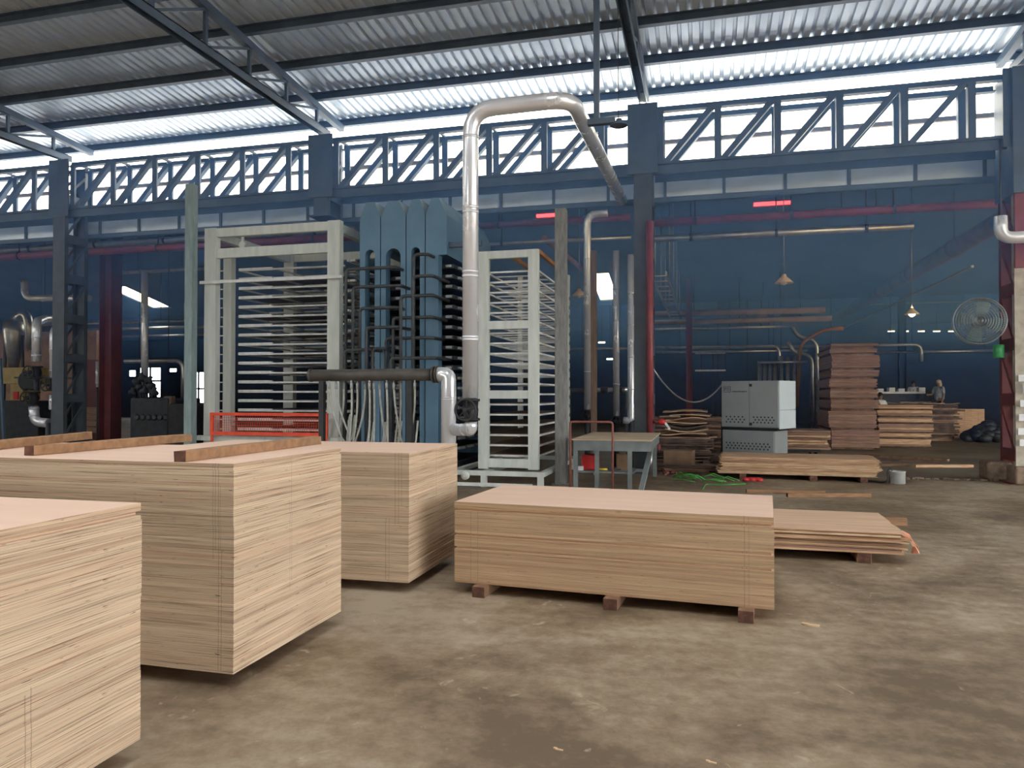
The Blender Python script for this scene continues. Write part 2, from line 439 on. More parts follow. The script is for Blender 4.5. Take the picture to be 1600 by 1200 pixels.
    def plate(self, outer, holes, y0, y1, mi=0):
        """polygon in XZ (with holes) extruded from y0 to y1"""
        loops = [outer] + list(holes)
        tris = tessellate_polygon([[Vector((x, z, 0)) for x, z in lp] for lp in loops])
        flat = [p for lp in loops for p in lp]
        n = len(flat)
        vs = [(x, y0, z) for x, z in flat] + [(x, y1, z) for x, z in flat]
        fs = []
        for t in tris:
            fs.append(tuple(t))
            fs.append(tuple(i + n for i in reversed(t)))
        o = 0
        for lp in loops:
            k = len(lp)
            for i in range(k):
                a, b = o + i, o + (i + 1) % k
                fs.append((a, b, b + n, a + n))
            o += k
        self._add(vs, fs, False, mi)
        return self

    def build(self, name, mats, parent=None, label=None, cat=None, group=None, kind=None, bevel=0.0, fix=False):
        me = bpy.data.meshes.new(name)
        if parent is not None:
            o0 = Vector(parent.get('_org', (0, 0, 0)))
        else:
            xs, ys, zs = [[p[i] for p in self.v] for i in range(3)]
            o0 = Vector(((min(xs) + max(xs)) / 2, (min(ys) + max(ys)) / 2, min(zs)))
        me.from_pydata([tuple(p - o0) for p in self.v], [], self.f)
        for p, s, mi in zip(me.polygons, self.s, self.m):
            p.use_smooth = s
            p.material_index = mi
        for m in (mats if isinstance(mats, (list, tuple)) else [mats]):
            me.materials.append(M[m] if isinstance(m, str) else m)
        if fix:
            import bmesh
            bm = bmesh.new(); bm.from_mesh(me)
            bmesh.ops.recalc_face_normals(bm, faces=bm.faces)
            bm.to_mesh(me); bm.free()
        me.update()
        ob = bpy.data.objects.new(name, me)
        COL.objects.link(ob)
        if parent is not None:
            ob.parent = parent
            ob['_org'] = tuple(o0)
        else:
            ob.location = o0
            ob['_org'] = tuple(o0)
        tag(ob, label, cat, group, kind)
        if bevel:
            b = ob.modifiers.new('bevel', 'BEVEL'); b.width = bevel; b.segments = 2; b.limit_method = 'ANGLE'
        return ob


def tag(o, label=None, cat=None, group=None, kind=None):
    for k, v in (('label', label), ('category', cat), ('group', group), ('kind', kind)):
        if v:
            o[k] = v
    return o


def thing(name, label, cat, loc, group=None):
    o = bpy.data.objects.new(name, None)
    o.empty_display_size = 0.2
    o.location = loc
    o['_org'] = tuple(loc)
    COL.objects.link(o)
    return tag(o, label, cat, group)


def copy_tree(o, parent=None):
    c = o.copy()
    COL.objects.link(c)
    if parent is not None:
        c.parent = parent
    for ch in list(o.children):
        copy_tree(ch, c)
    return c


def struct(mb, name, m):
    return mb.build(name, m, kind='structure')


# ------------------------------------------------------------------ setting: floor, roofs, walls
ROOF0, RSL = 8.2, 0.08


def roof_z(Y):
    return ROOF0 + RSL * (16.3 - Y)


struct(MB().box(-60, 60, -40, 15.42, -0.3, 0.0), 'floor', 'floor')
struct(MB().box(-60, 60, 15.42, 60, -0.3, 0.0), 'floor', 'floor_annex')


def corrugated(mb, x0, x1, rows, pitch=0.2, dep=0.052):
    """trapezoidal sheet; rows = list of (Y, z of the lower flats)"""
    prof = [(0.0, 0), (0.122, 0), (0.137, dep), (0.185, dep)]
    pts = []
    x = x0
    while x < x1:
        for a, h in prof:
            pts.append((min(x + a, x1), h))
        x += pitch
    pts.append((x1, 0))
    vs = [(px, Y, z + h) for Y, z in rows for px, h in pts]
    n = len(pts)
    fs = [(r * n + k, r * n + k + 1, (r + 1) * n + k + 1, (r + 1) * n + k) for r in range(len(rows) - 1) for k in range(n - 1)]
    mb._add(vs, fs)


mb = MB()
corrugated(mb, -36, 15, [(16.45, roof_z(16.45)), (12, roof_z(12)), (6.0, roof_z(6.0))])
for x0, x1 in [(-36, -30.6), (-28.9, -23.4), (-21.7, -16.2), (-14.5, -9.0), (-7.3, -1.8), (-0.1, 5.4), (7.1, 15)]:  # gaps between the strips are unseen skylights added to light the stack tops
    corrugated(mb, x0, x1, [(6.0, roof_z(6.0)), (-4.0, roof_z(-4.0))])
corrugated(mb, -36, 15, [(-4.0, roof_z(-4.0)), (-10, roof_z(-10))])
struct(mb, 'ceiling', 'roof')
struct(MB().box(-36, -16, -10.3, -10, 0, 10.4).box(-9, 15, -10.3, -10, 0, 10.4).box(-16, -9, -10.3, -10, 4.2, 10.4), 'wall_rear', 'hall_wall')
struct(MB().box(15, 15.2, -10, 15.4, 5.2, 8.3), 'wall_right_unseen', 'hall_wall')  # unseen upper wall, added to cut daylight through the open right side
struct(MB().box(-36.3, -36, -10, 15.4, 0, 8.4), 'wall_left', 'hall_wall')

# the lower annex behind the long truss: a zigzag roof with two skylight openings
AROOF = [(16.2, 6.26), (21.0, 7.05), (30.0, 5.2), (37.0, 6.8), (46.0, 5.0)]


def annex_z(Y):
    for (a, za), (b, zb) in zip(AROOF, AROOF[1:]):
        if a <= Y <= b:
            return za + (zb - za) * (Y - a) / (b - a)


HOLES = [(-24.2, -23.2, 25.8, 28.6), (-4.0, -3.3, 26.5, 29.5)]
mb = MB()
ys = sorted({y for y, _ in AROOF} | {v for h in HOLES for v in h[2:]})
xs = sorted({-40.0, 30.0} | {v for h in HOLES for v in h[:2]})
for ya, yb in zip(ys, ys[1:]):
    for xa, xb in zip(xs, xs[1:]):
        cx, cy = (xa + xb) / 2, (ya + yb) / 2
        if any(h[0] < cx < h[1] and h[2] < cy < h[3] for h in HOLES):
            continue
        za, zb = annex_z(ya), annex_z(yb)
        mb._add([(xa, ya, za), (xb, ya, za), (xb, yb, zb), (xa, yb, zb)], [(3, 2, 1, 0)], False, 0)
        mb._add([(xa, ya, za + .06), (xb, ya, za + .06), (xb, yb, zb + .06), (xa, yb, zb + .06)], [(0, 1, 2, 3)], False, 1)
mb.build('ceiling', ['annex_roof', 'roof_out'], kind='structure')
# back wall of the annex with tall openings on the left
OPEN = []
YB = 44.0
for xa, xb, yt, yb_ in [(199, 213, 577, 590), (216, 252, 573, 622), (262, 277, 574, 583), (297, 322, 580, 640), (145, 156, 575, 595)]:
    OPEN.append((at(xa, 600, YB).x, at(xb, 600, YB).x, Z_(xa, yb_, YB), Z_(xa, yt, YB)))
mb = MB()
xs = sorted({-40.0, 30.0} | {v for o in OPEN for v in o[:2]})
for xa, xb in zip(xs, xs[1:]):
    cx = (xa + xb) / 2
    o = [q for q in OPEN if q[0] < cx < q[1]]
    if o:
        mb.box(xa, xb, YB, YB + .2, 0, o[0][2]); mb.box(xa, xb, YB, YB + .2, o[0][3], 6)
    else:
        mb.box(xa, xb, YB, YB + .2, 0, 6)
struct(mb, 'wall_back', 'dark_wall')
for k, (xa, xb, za, zb) in enumerate(OPEN):
    w = MB()
    t = 0.09
    w.box(xa, xb, YB + .02, YB + .1, za, za + t).box(xa, xb, YB + .02, YB + .1, zb - t, zb)
    w.box(xa, xa + t, YB + .02, YB + .1, za + t, zb - t).box(xb - t, xb, YB + .02, YB + .1, za + t, zb - t)
    if zb - za > 1.5:
        w.box((xa + xb) / 2 - .05, (xa + xb) / 2 + .05, YB + .02, YB + .1, za + t, zb - t)
        w.box(xa + t, xb - t, YB + .02, YB + .1, za + (zb - za) * .52, za + (zb - za) * .52 + .12)
    struct(w, 'window_%d' % (k + 1), 'dark_wall')
struct(MB().box(-40.2, -40, 15.5, 44, 0, 7), 'wall_left', 'brick_wall')
struct(MB().box(30, 30.2, 15.5, 44, 0, 7), 'wall_right_unseen', 'dark_wall')
struct(MB().box(-38, X_(150, 27), 27, 27.3, 0, 4.4), 'wall_partition', 'brick_wall')

# ------------------------------------------------------------------ main steelwork
COLX = [-22.9, -15.65, -8.4, -1.2, 5.52, 12.4]
YF, YR = 15.3, 15.85                      # front and rear plane of the long truss
PURL = [16.28, 14.93, 13.58, 12.25, 10.95, 9.65, 8.35]
ORD = ['at the eave', 'second from the eave', 'third from the eave', 'fourth from the eave', 'fifth from the eave', 'sixth from the eave', 'seventh from the eave']
for Y, w in zip(PURL, ORD):
    z = roof_z(Y)
    m = MB()
    m.box(-35, 14.5, Y - .03, Y + .03, z - .17, z - .004)
    m.box(-35, 14.5, Y - .09, Y - .03, z - .17, z - .155).box(-35, 14.5, Y - .09, Y - .03, z - .02, z - .004)
    m.build('roof_purlin', 'steel', label='blue grey steel roof purlin %s, under the corrugated sheets' % w, cat='roof beam')

TRN = {-22.9: 'beyond the left edge column', -15.65: 'above the laced column at far left', -8.4: 'above the column hidden behind the press', -1.2: 'above the dark column beside the red pipe', 5.52: 'above the flaking cream column at right', 12.4: 'right of the flaking column'}
for X in COLX[:5]:
    t = thing('roof_truss', 'blue grey steel roof truss ' + TRN[X], 'roof truss', (X, 15.3, 7.5))
    m = MB().box(X - .075, X - .063, 5, 15.5, 7.5, 7.66).box(X + .063, X + .075, 5, 15.5, 7.5, 7.66).box(X - .075, X + .075, 5, 15.5, 7.64, 7.66)
    m.build('bottom_chord', 'steel', t)
    MB().bar((X, 16.2, roof_z(16.2) - .245), (X, 5, roof_z(5) - .245), .13, .14).build('top_chord', 'steel', t)
    ws = [15.0, 13.75, 12.45, 11.15, 9.85, 8.55, 7.25]
    for a, b in zip(ws, ws[1:]):
        MB().bar((X, a, 7.62), (X, a, roof_z(a) - .26), .06, .06, up=(0, 1, 0)).build('web_post', 'steel', t)
        MB().bar((X, b, 7.64), (X, a, roof_z(a) - .3), .05, .05).build('web_diagonal', 'steel', t)

BAY = ['left of the laced column', 'between the laced column and the press', 'above the press and the unloading rack', 'at right above the annex opening', 'beyond the right edge column']
for i, (xa, xb) in enumerate(zip(COLX, COLX[1:])):
    t = thing('lattice_girder', 'blue grey lattice girder bay with doubled diagonals, ' + BAY[i], 'girder', (xa, YF, 6.05))
    xa2, xb2 = xa + .2, xb - .2
    for Y, n in ((YF, 'front'), (YR, 'rear')):
        MB().angle((xa2, Y, 7.38), (xb2, Y, 7.38), .14, .02).build('top_chord', 'steel', t)
        m = MB().box(xa2, xb2, Y - .07, Y + .07, 6.24, 6.29).box(xa2, xb2, Y - .02, Y + .02, 6.05, 6.24)
        m.build('bottom_chord', 'steel', t)
        step = (xb - xa) / 6
        for k in range(6):
            x = xa + step * k + .35
            MB().angle((x, Y, 6.27), (x, Y, 7.36), .13, .05, up=(1, 0, 0)).build('post', 'steel', t)
            x1 = xa + step * (k + 1) + .27
            if k < 5:
                MB().bar((x + .1, Y, 6.28), (x1, Y, 7.36), .11, .13, up=(0, 1, 0)).build('diagonal', 'steel', t)
    for k in range(6):
        x = xa + (xb - xa) / 6 * k + .35
        MB().bar((x, YF + .05, 7.40), (x, YR - .05, 7.40), .05, .05).build('cross_tie', 'steel', t)
    tag_r = MB().box(xa, xb, 16.26, 16.34, 6.98, 7.07)
    tag_r.build('cladding_rail', 'brown_duct', label='brown horizontal rail behind the girder bay ' + BAY[i], cat='rail')

# flashing panels under the girder, each on its bracket
x = -29.6
while x < 8.5:
    t = thing('fascia_panel', 'grey sheet metal fascia panel with dark bracket, in the strip below the long girder', 'panel', (x, 16.02, 5.76), 'fascia panels below the long girder')
    MB().box(x + .03, x + 1.17, 16.04, 16.06, 5.78, 6.22).build('sheet', 'fascia', t)
    MB().box(x - .03, x + .03, 16.0, 16.06, 5.76, 6.24).build('bracket', 'steel', t)
    x += 1.2
MB().box(-35, 14, 15.98, 16.12, 5.66, 5.755).build('eaves_beam', 'steel', label='long dark steel beam under the grey fascia panels', cat='beam')


def column(X, label, mats, ztop=7.46, w=.36, yf=15.2, yr=15.9, zbot=0.0):
    t = thing('steel_column', label, 'column', (X, yf, 0))
    mf, mr, ml = mats
    for Y, mm in ((yf, mf), (yr, mr)):
        m = MB()
        m.box(X - w / 2, X + w / 2, Y - .012, Y + .012, zbot, ztop)          # web of a channel, toes inwards
        s = .1 if Y == yf else -.1
        m.box(X - w / 2, X - w / 2 + .016, min(Y, Y + s), max(Y, Y + s), zbot, ztop).box(X + w / 2 - .016, X + w / 2, min(Y, Y + s), max(Y, Y + s), zbot, ztop)
        m.build('leg', mm, t)
    z, k = zbot + 0.4, 0
    while z < 7.0:
        for sx in (-1, 1):
            MB().box(X + sx * w / 2 - .01, X + sx * w / 2 + .01, yf + .02, yr - .02, z, z + .22).build('batten_plate', ml, t)
        z2 = min(z + 1.0, 7.2)
        if k % 1 == 0 and z2 - z > .6:
            for sx in (-1, 1):
                MB().bar((X + sx * w / 2, yf + .05, z + .2), (X + sx * w / 2, yr - .05, z2), .02, .06).build('lacing_bar', ml, t)
        z += 1.0
        k += 1
    m = MB().box(X - .3, X + .3, yf - .045, yf - .015, 6.06, 7.48)
    m.build('gusset_plate', 'steel', t)
    MB().box(X - .26, X + .26, yf - .1, yr + .1, zbot, zbot + .03).build('base_plate', ml, t)
    return t


column(COLX[0], 'grey laced steel column beyond the left edge', ('steel', 'steel', 'steel'))
column(COLX[1], 'dark grey laced steel column at far left, ladder-like battens visible', ('steel_col', 'steel_col', 'steel_col'))
column(COLX[2], 'grey steel column behind the tall press, only its head showing', ('steel', 'steel', 'steel'), zbot=5.62)
column(COLX[3], 'dark grey steel column between silver pipes and red pipe', ('steel_col', 'steel_col', 'steel_col'), w=.36)
cr = column(COLX[4], 'right hand column, flaking cream front leg and dark red rear leg', ('conc_col', 'red_col', 'red_col'), w=.27)
xl = COLX[4]
MB().box(xl - .137, xl + .137, 15.13, 15.19, 3.87, 5.2).build('repainted_band', 'red_pipe', cr)
MB().box(xl - .17, xl + .17, 15.08, 15.98, 5.2, 7.47).build('upper_casing', 'steel', cr)
MB().box(xl - .21, xl + .21, 15.0, 15.45, 0, .32).build('concrete_foot', 'conc_base', cr, bevel=.03)
MB().box(xl - .45, xl - .03, 15.6, 16.1, 0, .36).build('rusty_foot', 'conc_base', cr, bevel=.05)
bm_ = MB().box(xl - .04, xl + .08, 15.09, 15.13, 1.62, 1.8)
bm_.build('switch_box', 'white_paint', label='small white switch box on the flaking column', cat='switch box')
for zz in (1.9, 1.45, 1.2, 0.95, 0.75):
    MB().box(xl - .13 + RND.random() * .05, xl + .02 + RND.random() * .08, 15.118, 15.128, zz - .07, zz + .05).build('paper_notice', 'white_paint', cr)

# ------------------------------------------------------------------ plywood stacks
BASE = 0.085


def sheet_mesh(lx, ly, th, medge, mtop='ply_top', name='plywood_sheet'):
    m = MB()
    m.cbox(-lx / 2, lx / 2, -ly / 2, ly / 2, 0, th, .0017)
    me = bpy.data.meshes.new(name)
    me.from_pydata([tuple(p) for p in m.v], [], m.f)
    for p, mi in zip(me.polygons, m.m):
        p.material_index = mi
    me.materials.append(M[medge]); me.materials.append(M[mtop])
    return me


def ply_stack(cx, cy, rz, lx, ly, h, medge, which, th=0.018, seams=(), shift=(), sk=.994):
    """individual sheets, one object each"""
    n = round(h / th)
    th = h / n
    me = sheet_mesh(lx, ly, th, medge)
    r = random.Random(n * 7 + int(cx * 100))
    ox = oy = 0.0
    for k in range(n):
        o = bpy.data.objects.new('plywood_sheet', me)
        top = n - 1 - k
        jx, jy = r.gauss(0, .0005), r.gauss(0, .0005)
        if top in shift:
            ox, oy = r.uniform(-.003, .003), r.uniform(-.003, .003)
        s = sk if top in seams else 1.0
        o.scale = (s, s, 1)
        o.location = (cx + jx + ox, cy + jy + oy, BASE + k * th)
        o.rotation_euler = (0, 0, rz + r.gauss(0, .0003))
        COL.objects.link(o)
        if top == 0:
            tag(o, 'topmost pinkish plywood sheet of ' + which, 'plywood sheet', 'plywood sheets in ' + which)
        else:
            tag(o, 'striped edge plywood sheet in ' + which, 'plywood sheet', 'plywood sheets in ' + which)


def local(cx, cy, rz, u, v):
    return (cx + u * cos(rz) - v * sin(rz), cy + u * sin(rz) + v * cos(rz))


def bearer(cx, cy, rz, u, v0, v1, w, h, label, cat='timber bearer', m='block', mend='batten_end'):
    a, b = local(cx, cy, rz, u, v0), local(cx, cy, rz, u, v1)
    t = MB()
    t.bar((*a, h / 2), (*b, h / 2), w, h)
    t.m[0] = t.m[1] = 1
    t.build('timber_bearer', [m, mend], label=label, cat=cat, group=None, bevel=.004)


# centres: corner known, sheets 2.44 x 1.22
A = (-2.407 - 1.22, 2.784 - .61, 0.0)
B = (-2.469 - 1.22, 3.55 + .61, -.005)
C = (-2.309 - 1.22, 5.60 + .61, .004)
dl = (cos(-.077), sin(-.077)); dn = (-sin(-.077), cos(-.077))
D = (.468 - 1.22 * dl[0] + .61 * dn[0], 5.555 - 1.22 * dl[1] + .61 * dn[1], -.077)
ply_stack(*A, 2.44, 1.22, 1.037, 'ply_a', 'the tall stack at the left front', seams=(2,), shift=(3, 22, 40), sk=.984)
ply_stack(*B, 2.44, 1.22, 1.139, 'ply_b', 'the tall stack carrying three battens', seams=(1,), shift=(18,))
ply_stack(*C, 2.44, 1.22, 1.043, 'ply_c', 'the tall stack farthest back, below the header pipe', shift=(30,))
ply_stack(*D, 2.44, 1.22, .648, 'ply_d', 'the waist high stack in the middle of the floor', seams=(3, 14, 20), shift=(3, 14, 21), sk=.985)
for S, nm in ((A, 'the stack at the left front'), (B, 'the stack carrying battens'), (C, 'the farthest tall stack')):
    for u, w in ((-.9, 'left'), (-.15, 'middle'), (.55, 'right')):
        bearer(*S, u, -.32, .5, .09, BASE, 'dark timber bearer under %s end of %s' % (w, nm) if w != 'middle' else 'dark timber bearer under the middle of ' + nm)
for u, w in ((-.98, 'left'), (.07, 'middle'), (1.03, 'right')):
    bearer(*D, u, -.70, .6, .105, BASE, '%s of three brown bearer blocks poking out under the low central stack' % w)


def batten(x0, y0, x1, y1, zb, label, w=.075, h=.06, Y=None, split=False):
    p, q = at(x0, y0, 1), at(x1, y1, 1)
    d0, d1 = _ray(x0, y0), _ray(x1, y1)
    a = EYE + d0 * ((zb - EYE.z) / d0.z)
    b = EYE + d1 * ((zb - EYE.z) / d1.z)
    t = MB()
    up = Vector((0, 0, h / 2))
    d = (b - a).normalized()
    n = d.cross(Vector((0, 0, 1))).normalized()
    # slightly warped timber in four sections
    ns = 5
    for k in range(ns):
        pass
    vs, fs = [], []
    for k in range(ns + 1):
        c = a.lerp(b, k / ns) + n * (-w / 2) + Vector((0, 0, 0))
        for i, j in ((-1, 0), (1, 0), (1, 1), (-1, 1)):
            vs.append(c + n * (w / 2 * i + RND.uniform(-.002, .002)) + Vector((0, 0, h * j + (RND.uniform(-.003, .003) if j else 0))))
    for k in range(ns):
        for j in range(4):
            q0, q1 = k * 4 + j, k * 4 + (j + 1) % 4
            fs.append((q0, q0 + 4, q1 + 4, q1))
    t._add(vs, fs)
    t._add(vs[:4], [(0, 1, 2, 3)], False, 1)
    t._add(vs[-4:], [(3, 2, 1, 0)], False, 1)
    return t.build('timber_batten', ['batten', 'batten_end'], label=label, cat='timber batten', bevel=.004, fix=True)


zt = BASE + 1.139 + .001
batten(53, 712, 300, 690, zt, 'brown timber batten on the tall stack, middle of the three, square dark end')
bt = batten(290, 722, 502, 694, zt, 'brown timber batten with splintered end, rightmost on the tall stack')
batten(-170, 722, 144, 686, zt, 'brown timber batten at far left on top of the tall stack')
batten(1167, 770, 1290, 771.5, 0.002, 'brown timber offcut lying on the floor, nearer the veneer bundle', w=.10, h=.05)
batten(1231, 777, 1362, 777, 0.002, 'dark brown timber lying on the floor, nearer the camera of two', w=.07, h=.06)


# ------------------------------------------------------------------ helpers for pipework
def main_run(name, label, x0, x1, Y, z, r, m):
    t = thing(name, label, 'pipe', (x0, Y, z))
    MB().tube([(x0, Y, z), (x1, Y, z)], r, 14).build('pipe_run', m, t)
    n = int((x1 - x0) / 2.4) + 1
    for k in range(n):
        xx = x0 + (x1 - x0) * (k + .5) / n
        MB().tube([(xx, Y, z + r * .6), (xx, Y, annex_z(Y) - .005)], .014, 6).build('hanger_rod', 'pipe_dark', t)
        MB().tube([(xx - .03, Y, z), (xx + .03, Y, z)], r * 1.12, 14).build('clamp', 'pipe_dark', t)
    return t


def pipe(name, label, cat, pts, r, m, bend=0.0, n=14, group=None, parent=None):
    return MB().tube(pts, r, n, bend, 7).build(name, m, parent, label, cat, group)


def clad_pipe(name, label, cat, pts, r, bend=0.0, m='silver', bands=(), flanges=()):
    """metal clad pipe with raised joint bands"""
    t = thing(name, label, cat, Vector(pts[0]))
    MB().tube(pts, r, 24, bend, 5).build('cladding', m, t)
    for p, d in bands:
        p, d = Vector(p), Vector(d).normalized()
        b = MB().tube([p - d * .018, p + d * .018], r * 1.035, 24)
        b.build('joint_band', m, t)
    for p, d in flanges:
        p, d = Vector(p), Vector(d).normalized()
        b = MB()
        b.tube([p - d * .045, p - d * .012], r * 1.3, 24).tube([p + d * .012, p + d * .045], r * 1.3, 24)
        for k in range(8):
            a = d.orthogonal().normalized() * (r * 1.15)
            a.rotate(Matrix.Rotation(2 * pi * k / 8, 3, d))
            b.tube([p + a - d * .06, p + a + d * .06], .012, 6)
        b.build('flange', 'pipe_dark', t)
    return t


def valve(name, label, p, r, face=(0, -1, 0), m='black'):
    """globe valve body with a spoked handwheel facing 'face'"""
    p, f = Vector(p), Vector(face).normalized()
    t = thing(name, label, 'valve', p)
    MB().lathe([(r * 1.35, -r * 1.5), (r * 1.35, -r * 1.2), (r * .85, -r * 1.1), (r * 1.15, 0), (r * .85, r * 1.1), (r * 1.35, r * 1.2), (r * 1.35, r * 1.5)], p).build('valve_body', m, t)
    MB().tube([p, p + f * r * 2.2], r * .45, 12).build('bonnet', m, t)
    c = p + f * r * 2.3
    a = f.orthogonal().normalized(); b = f.cross(a)
    w = MB()
    R_ = r * 1.45
    ring = [c + (a * cos(2 * pi * k / 24) + b * sin(2 * pi * k / 24)) * R_ for k in range(25)]
    w.tube(ring, r * .16, 8, caps=False)
    for k in range(5):
        an = 2 * pi * k / 5
        w.tube([c, c + (a * cos(an) + b * sin(an)) * R_], r * .11, 6)
    w.lathe([(r * .3, -.02), (r * .3, .02)], c, f, 10)
    w.build('handwheel', m, t)
    return t


# ------------------------------------------------------------------ loading rack (left), Y 13.3 .. 16.2
YA = 13.3
x0, x1 = X_(318, YA), X_(530, YA)
t = thing('press_loading_rack', 'large cream grey steel loading rack with many tray levels, left of the blue press', 'rack', ((x0 + x1) / 2, YA, 0))
pw = .27
ztl = Z_(319, 357, YA)
zb0 = .68
YB2 = 16.3
for nm, xx, yy in (('post', x0 + pw / 2, YA), ('post', x1 - pw / 2, YA), ('post', x0 + pw / 2, YB2), ('post', x1 - pw / 2, YB2)):
    MB().box(xx - pw / 2, xx + pw / 2, yy, yy + .16, 0, ztl).build(nm, 'rack', t, bevel=.006)
xi = X_(350, 14.05)
MB().box(xi, xi + .2, 14.0, 14.16, .2, Z_(350, 402, 14.0)).build('inner_post', 'rack', t, bevel=.006)
for y in (YA, YB2):
    MB().box(x0 + pw, x1 - pw, y + .02, y + .13, ztl - .19, ztl - .01).build('top_beam', 'rack', t, bevel=.006)
MB().box(x0 + pw, x1 - pw, YA + .03, YA + .13, Z_(320, 404, YA), Z_(320, 389, YA)).build('cross_beam', 'rack', t, bevel=.006)
for xx in (x0 + .04, x1 - pw + .06):
    MB().box(xx, xx + .15, YA + .16, YB2, ztl - .2, ztl - .03).build('side_beam', 'rack', t, bevel=.006)
MB().box(x0 - .06, x1 + .08, YA - .07, YA - .01, Z_(320, 442, YA) - .03, Z_(320, 442, YA) + .03).build('latch_bar', 'rack_bar', t)
MB().box(x0 - .1, x1 + .35, YA - .12, YA - .01, zb0 - .02, zb0 + .08).build('sill_beam', 'rack', t)
MB().lathe([(.07, -.04), (.07, .04)], (X_(376, 13.5), 13.55, Z_(376, 382, 13.5)), (0, 1, 0), 18).build('guide_wheel', 'rack', t)
MB().box(X_(376, 13.5) - .02, X_(376, 13.5) + .02, 13.52, 13.58, Z_(376, 382, 13.5), ztl - .03).build('wheel_hanger', 'rack', t)
NL = 17
zlo, zhi = Z_(372, 672, 14.1), Z_(372, 424, 14.1)
xa, xm, xb = X_(372, 14.1), X_(424, 14.1), x1 - pw - .02
for k in range(NL + 1):
    z = zlo + (zhi - zlo) * k / NL
    m = MB()
    m.box(xa, xm, 14.1, 14.16, z, z + .062)             # deep lip
    m.box(xm, xb, 14.1, 14.16, z + .0, z + .034)
    m.box(xi - .3, xi - .0, 14.06, 14.1, z + .01, z + .034)
    m.box(xa, xb + .2, 15.2, 15.25, z, z + .04).box(xa, xb + .2, 16.1, 16.15, z, z + .04)
    for xx in (xa, xa + .9, xb - .5):
        m.box(xx, xx + .05, 14.16, 16.1, z, z + .03)
    m.build('tray', 'rack_bar', t)
    m = MB().box(x1 + .0, x1 + .05, YA + .3, 16.15, z, z + .05)
    for q in range(5):
        m.box(x1 + .05, x1 + .16, YA + .35 + q * .6, YA + .42 + q * .6, z + .01, z + .05)
    m.build('tray_arm', 'rack_bar', t)
    if k % 2 == 0 or k < 9:
        MB().box(xa + .1, xb - .1, 14.3, 16.05, z + .034, z + .042).build('tray_plate', 'steel_post', t)

# red guard in front of it
g = thing('safety_barrier', 'orange red guard frame with wire mesh at the foot of the loading rack', 'barrier', (X_(420, 13.1), 13.1, 0))
ga, gb, gz0, gz1 = X_(329, 13.1), X_(512, 13.1), Z_(420, 681, 13.1), Z_(420, 645, 13.1)
f = MB()
f.box(ga, gb, 13.08, 13.13, gz0, gz0 + .07).box(ga, gb, 13.08, 13.13, gz1 - .06, gz1)
f.build('rail', 'red_guard', g)
for xx in (ga, gb - .07):
    MB().box(xx, xx + .07, 13.08, 13.13, gz0 + .07, gz1 - .06).build('upright', 'red_guard', g)
    MB().box(xx + .01, xx + .06, 13.09, 13.12, 0, gz0).build('leg', 'red_guard', g)
w = MB()
x = ga + .07
while x < gb - .1:
    w.box(x, x + .006, 13.1, 13.106, gz0 + .07, gz1 - .06); x += .05
z = gz0 + .1
while z < gz1 - .08:
    w.box(ga + .07, gb - .07, 13.095, 13.1, z, z + .006); z += .05
w.build('wire_mesh', 'red_guard', g)

# ------------------------------------------------------------------ hot press
YP = 13.42
px0 = X_(561, YP)
t = thing('hot_press', 'tall blue multi opening hot press with pointed top plates and dark platens', 'press', (px0 + 1, YP, 0))
ztop = Z_(600, 313, YP)
edges = [X_(561, YP), X_(594, YP), X_(634, YP), X_(664, YP), X_(686, YP)]
zs0, zs1 = .35, Z_(578, 390, YP)
for k in range(3):
    a, b = edges[k] + .01, edges[k + 1] - .01
    c = (b - a) * .28
    outer = [(a, 0), (b, 0), (b, ztop - .32), (b - c, ztop - .02), (a + c, ztop - .02), (a, ztop - .32)]
    s = (b - a) * (.24 if k != 1 else .30)
    mid = (a + b) / 2
    hole = [(mid - s, zs0), (mid - s, zs1 - s)] + [(mid - s * cos(pi * q / 10), zs1 - s + s * sin(pi * q / 10)) for q in range(1, 10)] + [(mid + s, zs1 - s), (mid + s, zs0)]
    MB().plate(outer, [hole], YP, YP + .22).build('frame_plate', 'press', t, fix=True)
    MB().plate([(a, zs1 + .1), (b, zs1 + .1), (b, ztop - .32), (b - c, ztop - .02), (a + c, ztop - .02), (a, ztop - .32)], [], YP + .22, YP + 3.0).build('crown', 'press', t, fix=True)
    MB().plate(outer, [hole], YP + 2.8, YP + 3.02).build('frame_plate', 'press', t, fix=True)
a, b = edges[3] + .01, X_(690, YP)
zc = Z_(690, 398, YP)
MB().plate([(a, zc), (b + .1, zc), (b + .1, ztop - .36), (b - .06, ztop - .02), (a + .12, ztop - .02), (a, ztop - .32)], [], YP, YP + 3.0).build('crown', 'press', t, fix=True)
MB().box(a, a + .26, YP + .0, YP + .2, 0, zc).build('frame_column', 'press', t)
MB().box(a, a + .3, YP + 2.8, YP + 3.0, 0, zc).build('frame_column', 'press', t)
MB().box(edges[0], b + .1, YP - .02, YP + 3.0, 0, .28).build('base', 'platen', t)
MB().box(b - .02, b + .75, YP + .1, YP + .2, Z_(690, 385, YP), Z_(690, 377, YP)).build('limit_arm', 'steel', t)
zp0, zp1 = .5, zc - .22
NP = 19
for k in range(NP):
    z = zp0 + (zp1 - zp0) * k / (NP - 1)
    pl = MB().box(edges[0] + .06, b + .15, YP + .26, YP + 2.75, z, z + .075).build('platen', 'platen', t)
    bk = [(b + .0, b + .12, YP + .22, YP + .27), (edges[1] + .22, edges[1] + .33, YP + .23, YP + .27), (edges[0] + .24, edges[0] + .30, YP + .23, YP + .27)]
    bk += [(b + .14, b + .2, YP + .5 + q * .6, YP + .85 + q * .6) for q in range(4)]
    for q in bk:
        MB().box(*q, z + .02, z + .065).build('platen_bracket', 'bracket', pl)

